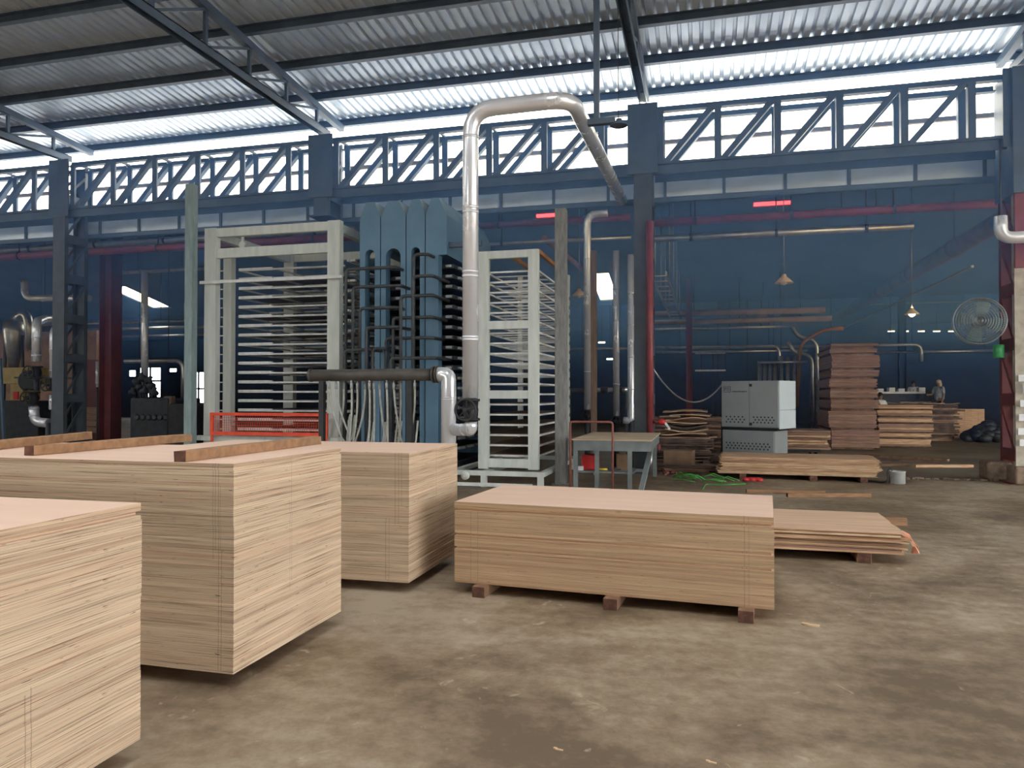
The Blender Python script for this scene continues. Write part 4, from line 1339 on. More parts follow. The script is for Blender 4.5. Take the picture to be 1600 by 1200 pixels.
# long veneer bundle in front of the cabinet
fx0, fx1 = FL(1126, 741), FL(1353, 755)
fl = 2.75
fcx, fcy = X_(1243, 15.0), 15.35
zb_, zt_ = .1, Z_(1243, 716, 14.75)
ft = thing('veneer_bundle', 'long tan bundle of thin ragged veneer in front of the grey cabinet', 'veneer bundle', (fcx, fcy, .1))
rF = random.Random(9)
n_ = 5
for k in range(n_):
    m = MB()
    ragged_sheets(m, fcx + rF.gauss(0, .02), fcy, -.035 + rF.gauss(0, .004), fl, 1.2, zb_ + (zt_ - zb_) * k / n_, zb_ + (zt_ - zb_) * (k + 1) / n_, 5, .045, rF, (0, 0, 1), gap=.3)
    m.build('sheet_layer', ['veneer', 'veneer_pale'], ft)
for u, w in ((-.95, 'left'), (.3, 'middle'), (1.15, 'right')):
    bearer(fcx, fcy, -.035, u, -.62, .6, .12, .1, '%s dark bearer under the long tan veneer bundle' % w)

# tall and middle stacks of red brown veneer, bundle by bundle
gy0 = 23.0
gx0 = X_(1297, gy0)
rG = random.Random(21)
cuts = [702, 671, 641, 634, 618, 604, 585, 574, 553, 541, 537]
cuts = [703, 672, 642, 625, 609, 592, 578, 555, 545, 537]
lab = ['lowest', 'second from bottom', 'third from bottom', 'fourth from bottom', 'fifth from bottom', 'fifth from the top', 'third from the top', 'second from the top', 'topmost']
lab[5] = 'fourth from the top'
for k, (ya, yb) in enumerate(zip(cuts, cuts[1:])):
    za, zb2 = max(0, Z_(1330, ya, gy0)), Z_(1330, yb, gy0)
    m = MB()
    gap = .07
    ragged_sheets(m, gx0 + .635 + rG.gauss(0, .02), gy0 + 1.2, rG.gauss(0, .008) + .0, 1.26, 2.4, za + gap, zb2, max(3, int((zb2 - za) / .05)), .014, rG, (0, 1, 0), gap=.2)
    for q_, f_ in enumerate(m.f):                    # faces at the left end take the paler material
        if len(f_) == 4 and abs((m.v[f_[1]] - m.v[f_[0]]).cross(m.v[f_[2]] - m.v[f_[1]]).normalized().x) > .7 and sum(m.v[i].x for i in f_) / 4 < gx0 + .4:
            m.m[q_] = 2
    o = m.build('veneer_bundle', ['veneer_red', 'veneer_brown', 'veneer_face'], label='%s bundle of the tall red brown veneer stack behind the cabinet' % lab[k], cat='veneer bundle', group='bundles of the tall veneer stack')
    if True:
        for v in (.2, 2.0):
            MB().box(gx0 + .05, gx0 + 1.2, gy0 + v, gy0 + v + .08, za, za + gap).build('timber_spacer', 'block', label='dark spacer stick beneath the %s bundle of the tall veneer stack' % lab[k], cat='spacer stick', group='spacers in the tall veneer stack, %s' % lab[k])
cuts = [701, 686, 677, 662, 652, 641, 633]
mx0 = X_(1371, 24.6)
for k, (ya, yb) in enumerate(zip(cuts, cuts[1:])):
    za, zb2 = max(0, Z_(1400, ya, 24.6)), Z_(1400, yb, 24.6)
    m = MB()
    ragged_sheets(m, mx0 + .76 + rG.gauss(0, .025), 25.3, rG.gauss(0, .012), 1.5, 1.3, za + .05, zb2, 4, .02, rG, (0, 1), gap=.2)
    l2 = ['lowest', 'second from bottom', 'third from bottom', 'third from the top', 'second from the top', 'topmost'][k]
    m.build('veneer_bundle', ['veneer_brown', 'veneer'], label='%s bundle of the middle brown veneer stack right of the tall one' % l2, cat='veneer bundle', group='bundles of the middle veneer stack')
    for v in (.2, 1.0):
        MB().box(mx0 + .1, mx0 + 1.4, 24.7 + v, 24.78 + v, za, za + .05).build('timber_spacer', 'block', label='dark spacer stick beneath the %s bundle of the middle veneer stack' % l2, cat='spacer stick', group='spacers in the middle veneer stack, %s' % l2)


def scraps(name, label, cat, spots, seed, mats, group=None):
    """warped offcuts, one object per listed spot (pixel centre, depth, size, tilt)"""
    r = random.Random(seed)
    for i, (p, lx, ly, rz, lb) in enumerate(spots):
        m = MB()
        ns = 6
        vs = []
        am = r.uniform(.018, .042)
        ph = r.uniform(0, 6)
        for k in range(ns + 1):
            u = -lx / 2 + lx * k / ns
            for v in (-ly / 2 + r.uniform(-.03, .03), ly / 2 + r.uniform(-.03, .03)):
                z = am * sin(ph + 5 * u / max(lx, .1)) + .02 * v
                vs.append(Vector((p[0] + u * cos(rz) - v * sin(rz), p[1] + u * sin(rz) + v * cos(rz), p[2] + z)))
        n = len(vs)
        vs += [q + Vector((0, 0, .018)) for q in vs]
        fs = []
        for k in range(ns):
            a = 2 * k
            fs += [(a, a + 1, a + 3, a + 2), (n + a, n + a + 2, n + a + 3, n + a + 1), (a, a + 2, n + a + 2, n + a), (a + 1, n + a + 1, n + a + 3, a + 3)]
        fs += [(0, n, n + 1, 1), (2 * ns, 2 * ns + 1, n + 2 * ns + 1, n + 2 * ns)]
        m._add(vs, fs)
        m.build(name, mats[i % len(mats)], label=lb, cat=cat, group=group, fix=True)


# pile of warped veneer waste between the table and the cabinet: dark ragged layers with pale sheets on top
PY = 17.4
pxa, pxb = X_(1046, PY), X_(1118, PY)
ragged_object('veneer_pile', 'dark ragged pile of waste veneer on the floor left of the cabinet', 'veneer pile', (pxa + pxb) / 2 - .25, PY + .7, 0, 1.3, 1.3, 0, Z_(1080, 683, PY), 16, .12, 3, ['veneer_dark', 'veneer_brown'], (0, 0, 1), wave=.0)
zA = Z_(1080, 683, PY)
sp = []
names = ['lowest', 'second', 'third', 'fourth', 'fifth', 'sixth', 'topmost']
zc_ = zA + .04
for k in range(7):
    sp.append((((pxa + pxb) / 2 - .22 + .06 * (k % 3) + (.05 if k > 4 else 0), PY + .5 + .05 * k, zc_ + .02), 1.02 - .05 * (k % 3), .85, RND.uniform(-.1, .1), '%s warped pale offcut on the waste pile left of the cabinet' % names[k]))
    zc_ += .085
scraps('veneer_offcut', None, 'veneer offcut', sp, 4, ['veneer', 'veneer_pale', 'veneer_dark', 'veneer_pale', 'veneer', 'veneer_pale', 'veneer'])
MB().box(X_(1038, 16.2), X_(1083, 16.2), 16.2, 16.75, 0.02, Z_(1060, 705, 16.2), rz=-.1).build('cardboard_box', 'card', label='brown cardboard box on the floor in front of the waste pile', cat='box', bevel=.01)
ragged_object('veneer_pile', 'low dark pile of veneer strips in front of the cardboard box', 'veneer pile', X_(1075, 15.6), 15.85, -.04, .95, .5, 0.0, Z_(1080, 730, 15.6), 7, .1, 8, ['veneer_dark', 'veneer_brown'], (0, 0, 1))
# pile further back, seen over the table
ragged_object('veneer_pile', 'back veneer pile beyond the red pipe, pale sheet on top', 'veneer pile', X_(1060, 21), 21.6, 0, 2.4, 1.2, 0, Z_(1060, 652, 21), 18, .15, 13, ['veneer_brown', 'veneer_dark'], (0, 1))
zb2_ = Z_(1060, 652, 21) + .012
MB().bar((X_(1030, 21.4), 21.4, zb2_), (X_(1062, 21.4), 21.45, zb2_), .5, .02).build('veneer_offcut', 'veneer_pale', label='pale flat offcut resting on the back veneer pile', cat='veneer offcut')
ragged_object('veneer_pile', 'dark stack of veneer between the cabinet and the tall stack', 'veneer pile', X_(1245, 19.5) , 20.2, 0, 1.5, 1.2, .25, Z_(1245, 672, 19.5), 8, .06, 17, ['veneer_brown', 'veneer'], (0, 0, 1))
ct = thing('trolley', 'low black steel trolley under the dark veneer between cabinet and tall stack', 'trolley', (X_(1245, 19.5), 19.6, 0))
MB().box(X_(1210, 19.6), X_(1282, 19.6), 19.6, 20.8, .18, .25).build('deck', 'black', ct)
for xx in (1215, 1275):
    for yy in (19.7, 20.6):
        MB().tube([(X_(xx, 19.6) - .03, yy, .09), (X_(xx, 19.6) + .03, yy, .09)], .09, 14).build('wheel', 'black', ct)
# far right: timber debris pile, leaning board and dark heap
ragged_object('veneer_pile', 'heap of dark veneer right of the middle stack', 'veneer pile', X_(1452, 29), 29.0, 0, 1.4, .9, 0, Z_(1460, 632, 29), 22, .15, 31, ['veneer_dark', 'veneer_brown'], (0, 0, 1))
sp = []
for k, (x, y, lb) in enumerate(((1425, 628, 'left'), (1450, 632, 'middle'), (1478, 631, 'right'))):
    sp.append(((X_(x - 8, 28.9), 28.75 + .28 * k, Z_(1460, 632, 29) + .045), 1.4, .25, .1 * (k - 1), '%s of the long offcuts lying across the heap at far right' % lb))
scraps('veneer_offcut', None, 'veneer offcut', sp, 6, ['veneer_brown', 'veneer_pale'])
bd = thing('wooden_crate_board', 'large brown plank panel standing behind the dark heap near the right column', 'board', (X_(1507, 30), 30, 0))
ba_, bb_ = X_(1477, 30), X_(1538, 30)
for k in range(6):
    MB().box(ba_ + (bb_ - ba_) * k / 6 + .006, ba_ + (bb_ - ba_) * (k + 1) / 6, 30, 30.05, .05, Z_(1507, 639, 30)).build('plank', 'veneer', bd)
MB().box(ba_, bb_, 30.05, 30.12, .3, .42).build('batten', 'veneer_brown', bd)
MB().box(ba_, bb_, 30.05, 30.12, 0, .12).build('batten', 'veneer_brown', bd)
hp = MB()
for k in range(30):
    a = k * 2.4
    rr_ = .75 * sqrt(k / 30)
    c = Vector((X_(1543, 28.4) + rr_ * cos(a), 28.4 + rr_ * .6 * sin(a), .08 + .5 * (1 - rr_ / .8)))
    hp.lathe([(.05, -.16), (.2, -.1), (.25, 0), (.19, .1), (.05, .15)], c, (RND.uniform(-.4, .4), RND.uniform(-.4, .4), 1), 9)
    hp.lathe([(.02, -c.z), (.1, -c.z + .01), (.05, 0)], c, (0, 0, 1), 6)
hp.build('sack_heap', 'machine', label='dark heap of bundled waste in front of the plank panel', cat='waste heap', kind='stuff')
# timber strips lying on the annex floor
for k, (xa, ya, xb, yb, mm, lb) in enumerate(((1350, 713, 1482, 721, 'block', 'dark long strip on the annex floor, rearmost of the loose strips'), (1352, 719, 1470, 724, 'veneer_dark', 'dark flat strip on the annex floor, middle of the loose strips'), (1428, 730, 1518, 730, 'veneer', 'tan timber strip lying on the annex floor near the right column'), (1352, 728, 1419, 728, 'dark_board', 'brown strip on the annex floor left of the tan one'))):
    a, b = FL(xa, ya), FL(xb, yb)
    MB().bar(a + Vector((0, 0, .03)), b + Vector((0, 0, .03)), .16, .056).build('timber_strip', mm, label=lb, cat='timber strip')
# debris along the floor edge
ed = MB()
for k in range(60):
    x = RND.uniform(3.6, 5.3)
    y = 15.45 + abs(RND.gauss(0, .12)) + (x - 3.6) * .02
    s = RND.uniform(.02, .07)
    ed.bar((x, y, s * .3), (x + s * RND.uniform(.6, 2), y + RND.uniform(-.05, .05), s * .3), s * .6, s * .5)
ed.build('bark_litter', 'conc_base', label='brown bark litter along the floor edge left of the right column', cat='litter', kind='stuff')
# pot and hose
pp = FL(1405, 757)
t = thing('round_pot', 'short grey cylindrical pot on the floor edge, right of the veneer bundle', 'pot', (pp.x, pp.y, 0))
MB().lathe([(.125, 0), (.135, .01), (.135, .2), (.14, .205), (.14, .225), (.12, .225), (.115, .05), (.0, .05)], (pp.x, pp.y + .14, 0), (0, 0, 1), 28).build('body', 'pot', t)
h = [(pp.x - .46, pp.y + .27, .02), (pp.x - .38, pp.y + .22, .02), (pp.x - .24, pp.y + .1, .02), (pp.x - .17, pp.y + .06, .05), (pp.x - .165, pp.y + .1, .22), (pp.x - .13, pp.y + .12, .26), (pp.x - .08, pp.y + .13, .24)]
pipe('rubber_hose', 'black rubber hose looped over the rim of the grey pot', 'hose', h, .017, 'black', bend=.06, n=8)
# green strapping, red rag, leaves, chips
gs = MB()
r = random.Random(3)
g0 = FL(1090, 752)
for k in range(16):
    a = g0 + Vector((r.uniform(-.5, .35), r.uniform(-.1, .7), .012))
    d = Vector((r.uniform(.15, .45), r.uniform(-.22, .05), 0))
    gs.tube([a, a + d * .5 + Vector((0, 0, r.uniform(.01, .1))), a + d], .009, 5)
gs.build('strapping_tangle', 'green_strap', label='tangle of bright green plastic strapping on the floor by the table', cat='strapping')
gp = [FL(1098, 766) + Vector((0, 0, .012)), FL(1103, 757) + Vector((0, 0, .012)), FL(1125, 759) + Vector((0, 0, .012)), FL(1165, 757) + Vector((0, 0, .012))]
pipe('strap_cord', 'thin green cord curving over the floor toward the timber offcut', 'cord', gp, .009, 'green_strap', bend=.2, n=6)
rr_ = MB()
rp0 = FL(1176, 752)
for k in range(5):
    rr_.lathe([(.01, 0), (.07, .01), (.06, .05), (.02, .07)], (rp0.x - .12 + .06 * k, rp0.y + .03 * (k % 2), 0), (0, 0, 1), 9)
rr_.build('cloth_rag', 'red_plastic', label='crumpled bright red rag in front of the long veneer bundle', cat='rag')
for x, y, lb in ((1268, 978, 'pale wood chip alone on the floor right of the central stack'), (873, 1172, 'tiny pale splinter on the floor at the bottom of the view'), (1112, 1192, 'small splinter at the lower edge, right of the other splinter')):
    p = FL(x, y)
    k_ = 1.0 if x == 1268 else .4
    m = MB().bar(p + Vector((-.045, .01, .006)) * k_, p + Vector((.05, -.01, .006)) * k_, .022 * k_, .012 * k_)
    m.bar(p + Vector((-.06, .02, .01)) * k_, p + Vector((-.02, .0, .012)) * k_, .03 * k_, .006)
    m.build('wood_chip', 'veneer_pale', label=lb, cat='wood chip')
lf = MB()
for k in range(14):
    a = FL(1030, 742) + Vector((RND.uniform(-.15, .35), RND.uniform(-.1, .35), .01 + RND.uniform(0, .06)))
    lf.lathe([(.0, -.05), (.035, -.01), (.03, .02), (.0, .06)], a, (RND.uniform(-1, 1), RND.uniform(-1, 1), .2), 6)
lf.build('leaf_litter', 'rust', label='scatter of rust brown dry leaves by the splayed table leg', cat='leaf litter', kind='stuff')


# ------------------------------------------------------------------ lamps, pipes and steel inside the annex
def pendant(x, y, Y, r, label, lit=False):
    c = at(x, y, Y)
    t = thing('pendant_lamp', label, 'lamp', (c.x, Y, c.z))
    MB().lathe([(r * .22, r * .95), (r * .28, r * .7), (r * .5, r * .5), (r * .95, r * .05), (r, 0), (r * .97, -.01), (r * .45, r * .42), (r * .1, r * .6)], c, (0, 0, 1), 24).build('lamp_shade', 'shade', t)
    MB().tube([(c.x, Y, c.z + r * .9), (c.x, Y, annex_z(Y) - .005)], .012, 6).build('cord', 'silver_dull', t)
    MB().lathe([(.02, -.1), (.07, -.06), (.08, 0), (.04, .1), (.02, .14)], (c.x, Y, c.z + r * .2), (0, 0, 1), 12).build('bulb', 'bulb' if lit else 'shade', t)
    return t


pendant(1225, 442, 18.6, .215, 'cream pendant lamp on a long cord in the middle of the right opening')
pendant(1425, 491, 20.6, .175, 'warm glowing pendant lamp at right, left of the fan', True)
pendant(1192, 495, 28.0, .21, 'small cream pendant lamp behind the lagged pipes')
pendant(905, 462, 20.0, .2, 'cream pendant lamp left of the silver standpipe, below the skylight')

for k, (x, y) in enumerate(((1393, 517), (1415, 517), (1440, 517), (1464, 517), (1488, 517))):
    w = ['leftmost', 'second from left', 'middle', 'second from right', 'rightmost'][k]
    c = at(x, y, 40)
    t = thing('strip_light', '%s of five tiny white lights far back below the fan height' % w, 'lamp', c)
    MB().box(c.x - .16, c.x + .16, 40, 40.12, c.z, c.z + .06).build('housing', 'fan_grille', t)
    MB().box(c.x - .14, c.x + .14, 40.01, 40.11, c.z - .04, c.z).build('tube', 'led_white', t)
    MB().tube([(c.x, 40.06, c.z + .06), (c.x, 40.06, annex_z(40.06) - .005)], .012, 6).build('rod', 'pipe_dark', t)
for x, y, lb in ((940, 534, 'upper small white strip light seen between the silver standpipes'), (953, 560, 'lower small white light seen between the silver standpipes')):
    c = at(x, y, 36)
    t = thing('strip_light', lb, 'lamp', c)
    MB().box(c.x - .17, c.x + .17, 36, 36.12, c.z, c.z + .06).build('housing', 'fan_grille', t)
    MB().box(c.x - .16, c.x + .16, 36.01, 36.11, c.z - .06, c.z).build('tube', 'led_white', t)
    MB().tube([(c.x, 36.06, c.z + .06), (c.x, 36.06, annex_z(36.06) - .005)], .012, 6).build('rod', 'pipe_dark', t)
for xa, xb, y, Y, lb in ((1178, 1236, 319, 19.0, 'red glowing light bar high in the right hand opening'), (838, 872, 337, 18.4, 'red glowing light bar above the unloading rack')):
    c0, c1 = at(xa, y, Y), at(xb, y, Y)
    t = thing('warning_light', lb, 'lamp', c0)
    MB().box(c0.x, c1.x, Y, Y + .08, c0.z - .035, c0.z + .035).build('tube', 'led_red', t)
    MB().box(c0.x - .03, c1.x + .03, Y + .08, Y + .16, c0.z - .07, c0.z + .09).build('housing', 'pipe_dark', t)
    for q in (.2, .8):
        xx = c0.x + (c1.x - c0.x) * q
        MB().tube([(xx, Y + .12, c0.z + .08), (xx, Y + .12, annex_z(Y + .12) - .005)], .01, 6).build('rod', 'pipe_dark', t)
# red column and depth running duct / cable tray / rails
def annex_post(x, Y, w, m, label, top=None, zb=0):
    xc = X_(x, Y)
    t = thing('steel_post', label, 'post', (xc, Y, zb))
    z1 = annex_z(Y) - .3 if top is None else top
    MB().box(xc - w / 2, xc - w / 2 + .02, Y - w / 2, Y + w / 2, zb, z1).box(xc + w / 2 - .02, xc + w / 2, Y - w / 2, Y + w / 2, zb, z1).box(xc - w / 2, xc + w / 2, Y - .012, Y + .012, zb, z1).build('shaft', m, t)
    MB().box(xc - w / 2 - .06, xc + w / 2 + .06, Y - w / 2 - .06, Y + w / 2 + .06, zb, zb + .02).build('foot_plate', m, t)
    return t


annex_post(1077, 26.5, .2, 'red_col', 'slim red steel post in the dark annex, left of the cabinet')
annex_post(172, 18.2, .42, 'red_col', 'broad dark red steel column behind the laced column at left')
annex_post(1410, 38, .3, 'dark_wall', 'dark steel post far behind the middle veneer stack')
a, b = at(1536, 362, 19.0), at(1312, 494, 41)
zq = (a.z + b.z) / 2
t = thing('overhead_duct', 'brown round duct running away under the annex roof at upper right', 'duct', a)
MB().tube([(a.x, 18.0, a.z), (a.x, 38, a.z)], .21, 18, caps=False).build('duct_run', 'brown_duct', t)
for y in (21, 25, 29, 33):
    MB().tube([(a.x, y - .04, a.z), (a.x, y + .04, a.z)], .23, 18).build('joint_band', 'brown_duct', t)
    MB().tube([(a.x, y, a.z + .2), (a.x, y, annex_z(y) - .005)], .015, 6).build('hanger_rod', 'pipe_dark', t)
pipe('conduit_pipe', 'thin pale pipe running away beneath the brown duct at right', 'pipe', [(a.x + .25, 20.5, a.z - .55), (a.x + .25, 38, a.z - .55)], .035, 'silver_dull')
t = thing('cable_tray', 'grey ladder cable tray running away right of the red riser pipe', 'cable tray', at(1022, 415, 17))
q0 = at(1030, 430, 17.2)
for dx in (-.17, .17):
    MB().box(q0.x + dx - .015, q0.x + dx + .015, 17.0, 26.2, q0.z - .05, q0.z + .05).build('side_rail', 'silver_dull', t)
for k in range(11):
    MB().box(q0.x - .16, q0.x + .16, 17.2 + k * .85, 17.25 + k * .85, q0.z - .03, q0.z).build('rung', 'silver_dull', t)
for y in (18.5, 21, 23.5, 26):
    for dx in (-.17, .17):
        MB().tube([(q0.x + dx, y, q0.z), (q0.x + dx, y, annex_z(y) - .005)], .014, 6).build('hanger_rod', 'silver_dull', t)


def run(x0_, x1_, y, Y, r, m, label, name='annex_pipe', drop=None):
    zz = Z_((x0_ + x1_) / 2, y, Y)
    pts = [(X_(x0_, Y), Y, zz), (X_(x1_, Y), Y, zz)]
    if drop:
        pts.append((X_(x1_, Y), Y, Z_(x1_, drop, Y)))
    t = thing('horizontal_pipe', label, 'pipe', pts[0])
    MB().tube(pts, r, 12, bend=.3).build('pipe_run', m, t)
    n = max(2, int((pts[1][0] - pts[0][0]) / 3) + 1)
    for k in range(n):
        xx = pts[0][0] + (pts[1][0] - pts[0][0]) * (k + .5) / n
        MB().tube([(xx, Y, zz + r * .5), (xx, Y, annex_z(Y) - .005)], .012, 6).build('hanger_rod', 'pipe_dark', t)


run(1020, 1290, 488, 27, .11, 'brown_duct', 'upper brown lagged pipe crossing the dark annex at right')
run(1020, 1300, 501, 27.4, .10, 'brown_duct', 'lower brown lagged pipe crossing the dark annex at right')
run(1020, 1250, 512, 30, .05, 'silver_dull', 'thin grey pipe below the two brown lagged pipes')
run(1025, 1218, 542, 31, .06, 'silver_dull', 'grey pipe over the cabinet that turns down at its right end', drop=575)
run(1025, 1262, 549, 32.5, .05, 'silver_dull', 'grey pipe second from top over the cabinet')
run(1080, 1440, 541, 34, .07, 'silver_dull', 'grey pipe passing behind the tall veneer stack and turning down', drop=565)
run(1370, 1600, 549, 36, .06, 'silver_dull', 'long thin grey pipe running behind the fan and right column')
run(880, 1000, 545, 33, .05, 'silver_dull', 'thin grey pipe behind the silver standpipes')
run(1290, 1398, 327, 17.2, .06, 'silver_dull', 'thin pipe high in the right opening above the red pipe')
run(1350, 1562, 473, 39.5, .04, 'silver_dull', 'thin pipe passing just above the fan')
run(20, 300, 505, 24, .05, 'silver_dull', 'thin grey pipe crossing behind the laced column at mid height')
run(180, 320, 423, 20.7, .06, 'silver_dull', 'grey pipe crossing behind the teal post near the left skylight')
run(130, 320, 513, 28, .07, 'silver_dull', 'lower grey pipe crossing right of the dark red column')
run(130, 320, 525, 29.5, .06, 'silver_dull', 'lowest of the grey pipes right of the dark red column')
run(60, 150, 393, 19.4, .04, 'led_white' if False else 'silver', 'bright thin pipe beneath the dusky red pipe at left')
for x0q, x1q, ys_, Yq, lb in ((1168, 1202, (426, 443, 457), 39.0, 'three pale bars painting ladder-like reflections high on the back wall, left of the pendant lamp'), (1086, 1134, (552, 579), 33.5, 'small grey pipe frame standing behind the cabinet, right of the red post')):
    t = thing('rail_frame', lb, 'frame', at(x0q, ys_[-1], Yq))
    for q in ys_:
        c0, c1 = at(x0q, q, Yq), at(x1q, q, Yq)
        MB().box(c0.x, c1.x, Yq, Yq + .06, c0.z - .035, c0.z + .035).build('rail', 'white_paint', t)  # white bars of the high frame paint in bright ladder-like reflections
    top_ = Z_(x0q, ys_[0], Yq)
    for xx in ((x0q, x1q) if Yq > 35 else (x0q + 10, x0q + 28, x0q + 36, x1q)):
        MB().box(X_(xx, Yq) - .03, X_(xx, Yq) + .03, Yq + .06, Yq + .1, 0, top_).build('upright', 'machine' if Yq < 35 else 'dark_wall', t)
# vertical pipe bank behind the cabinet
for k, x in enumerate((1187, 1195, 1203, 1211, 1221, 1231, 1241)):
    Y = 24.5
    xc = X_(x, Y)
    w = ['first', 'second', 'third', 'fourth', 'fifth', 'sixth', 'seventh'][k]
    yt = 565 if k < 4 else 556
    t = thing('bank_pipe', '%s upright pipe from left in the pipe bank above the cabinet' % w, 'pipe', (xc, Y, 0), 'upright pipes behind the cabinet')
    MB().tube([(xc, Y, 0.4), (xc, Y, Z_(x, yt, Y))], .055, 10).build('pipe_run', 'silver_dull', t)
    MB().tube([(xc, Y, 0), (xc, Y, .42)], .068, 10).build('stub', 'pipe_dark', t)
zz = Z_(1210, 566, 24.35)
MB().tube([(X_(1184, 24.35), 24.36, zz), (X_(1262, 24.35), 24.36, zz)], .04, 10).build('manifold_pipe', 'silver_dull', label='short horizontal manifold pipe tying the upright pipe bank together', cat='pipe')
for x, yt, lb in ((1269, 556, 'left'), (1277, 532, 'right')):
    Y = 26.6
    xc = X_(x, Y)
    p = [(xc, Y, 0), (xc, Y, Z_(x, yt, Y)), (xc - .6, Y, Z_(x, yt, Y) + .15), (xc - .75, Y, Z_(x, yt, Y) + .5)]
    pipe('bent_pipe', 'curved upright pipe beside the tall veneer stack, %s of the pair' % lb, 'pipe', p, .065, 'silver_dull', bend=.3)
ss = MB()
p0, p1 = at(1290, 515, 23.5), at(1255, 540, 24.8)
pipe('branch_pipe', 'rusty orange pipe slanting down to the pipe bank from the upper right', 'pipe', [at(1318, 513, 24.2), at(1288, 514, 24.4), at(1250, 537, 24.8), (X_(1245, 24.8), 24.8, 1.2)], .055, 'orange_beam', bend=.3)
# dark plant silhouette on the left: pump sets, valves, machines
def silver_riser(pts, r, label, core=False, seg=(), rods=()):
    t = thing('insulated_riser', label, 'pipe', Vector(pts[0]))
    MB().tube(pts, r, 18, bend=.3, seg=4).build('cladding', 'silver', t)
    p, q = Vector(pts[0]), Vector(pts[1])
    for u in (.15, .6):
        c = p.lerp(q, u)
        d = (q - p).normalized()
        MB().tube([c - d * .02, c + d * .02], r * 1.06, 18).build('joint_band', 'silver', t)
    for cx_, ya_, yb_ in seg:
        MB().tube([at(cx_, ya_, p.y), at(cx_, yb_, p.y)], .07, 10).build('core_pipe', 'pipe_dark', t)
    for v in rods:
        v = Vector(v)
        MB().tube([v, (v.x, v.y, annex_z(v.y) - .005)], .015, 6).build('hanger_rod', 'pipe_dark', t)
    if core:
        lo = min((Vector(v) for v in pts), key=lambda v: v.z)
        MB().tube([(lo.x, lo.y, 0), (lo.x, lo.y, lo.z)], r * .6, 10).build('core_pipe', 'pipe_dark', t)
    return t


Y = 17.0
silver_riser([at(57, 565, Y), at(57, 503, Y), at(70, 498, Y + 1.5), at(95, 498, Y + 4)], .12, 'silver riser pipe bending back at its top, left of the laced column', seg=((57, 593, 611),))
silver_riser([at(84, 590, Y), at(84, 517, Y), at(92, 513, Y + 1), at(100, 512, Y + 3)], .11, 'longer silver riser pipe hard against the laced column')
silver_riser([at(84, 640, Y), at(84, 617, Y)], .12, 'short silver pipe piece below the black valve at left', True)
silver_riser([at(53, 635, Y), at(54, 659, Y), at(76, 661, Y), ], .13, 'silver elbow pipe near the floor at far left', True)
silver_riser([at(38, 438, 20), at(39, 466, 20), at(140, 466, 20)], .11, 'silver pipe with an upturned elbow high at far left', rods=(at(70, 464, 20), at(125, 464, 20)))
silver_riser([at(153, 605, 19), at(153, 565, 19)], .07, 'small silver pipe left of the dark red column', True)
for x, y, lb in ((57, 582, 'upper black handwheel valve under the silver riser at far left'), (84, 601, 'black handwheel valve on the longer silver riser'), (53, 622, 'lower black handwheel valve above the floor elbow at far left')):
    valve('globe_valve', lb, at(x, y, Y), .12)
t = thing('pump_machine', 'dull yellow machine with red tag and black base at the far left', 'machine', (X_(22, 19), 19, 0))
MB().box(X_(3, 19), X_(44, 19), 19, 20.2, Z_(20, 600, 19), Z_(20, 574, 19)).build('housing', 'yellow', t, bevel=.03)
MB().box(X_(18, 19), X_(38, 19), 18.95, 19.6, Z_(20, 625, 19), Z_(20, 600, 19)).build('gearbox', 'yellow', t, bevel=.02)
MB().box(X_(25, 19), X_(32, 19), 18.9, 18.95, Z_(20, 624, 19), Z_(20, 612, 19)).build('warning_tag', 'red_plastic', t)
MB().box(X_(-10, 19), X_(60, 19), 19, 20.4, 0, Z_(20, 626, 19)).build('base', 'machine', t, bevel=.03)
for x in (40, 50):
    MB().lathe([(.25, -.04), (.3, 0), (.25, .04)], at(x, 595, 18.7), (0, 1, 0), 20).build('flywheel', 'black', t)
MB().bar(at(23, 590, 18.9), at(118, 591, 18.9), .05, .06).build('shaft', 'pipe_dark', t)
t = thing('dust_cyclone', 'dim grey cyclone hopper with ducts behind the yellow machine', 'hopper', (X_(22, 23), 23, 0))
cc = at(22, 500, 23)
MB().lathe([(.12, -1.5), (.34, -.2), (.38, .1), (.38, .5), (.2, .6)], (cc.x, 23, cc.z - .6), (0, 0, 1), 20).build('cone', 'silver_dull', t)
MB().tube([(cc.x, 23, cc.z), (cc.x + .6, 23, cc.z + .3), (cc.x + .9, 23, cc.z - 1.2)], .16, 14, bend=.4).build('duct', 'silver_dull', t)
for dx in (-.5, .5):
    MB().bar((cc.x + dx, 23, 0), (cc.x + dx * .8, 23, cc.z - .6), .08, .08).build('leg', 'machine', t)
MB().bar((X_(0, 15.8), 15.8, Z_(0, 560, 15.8)), (X_(8, 15.8), 15.8, 0), .06, .06).build('leaning_bar', 'steel', label='thin grey bar leaning at the extreme left edge', cat='bar')
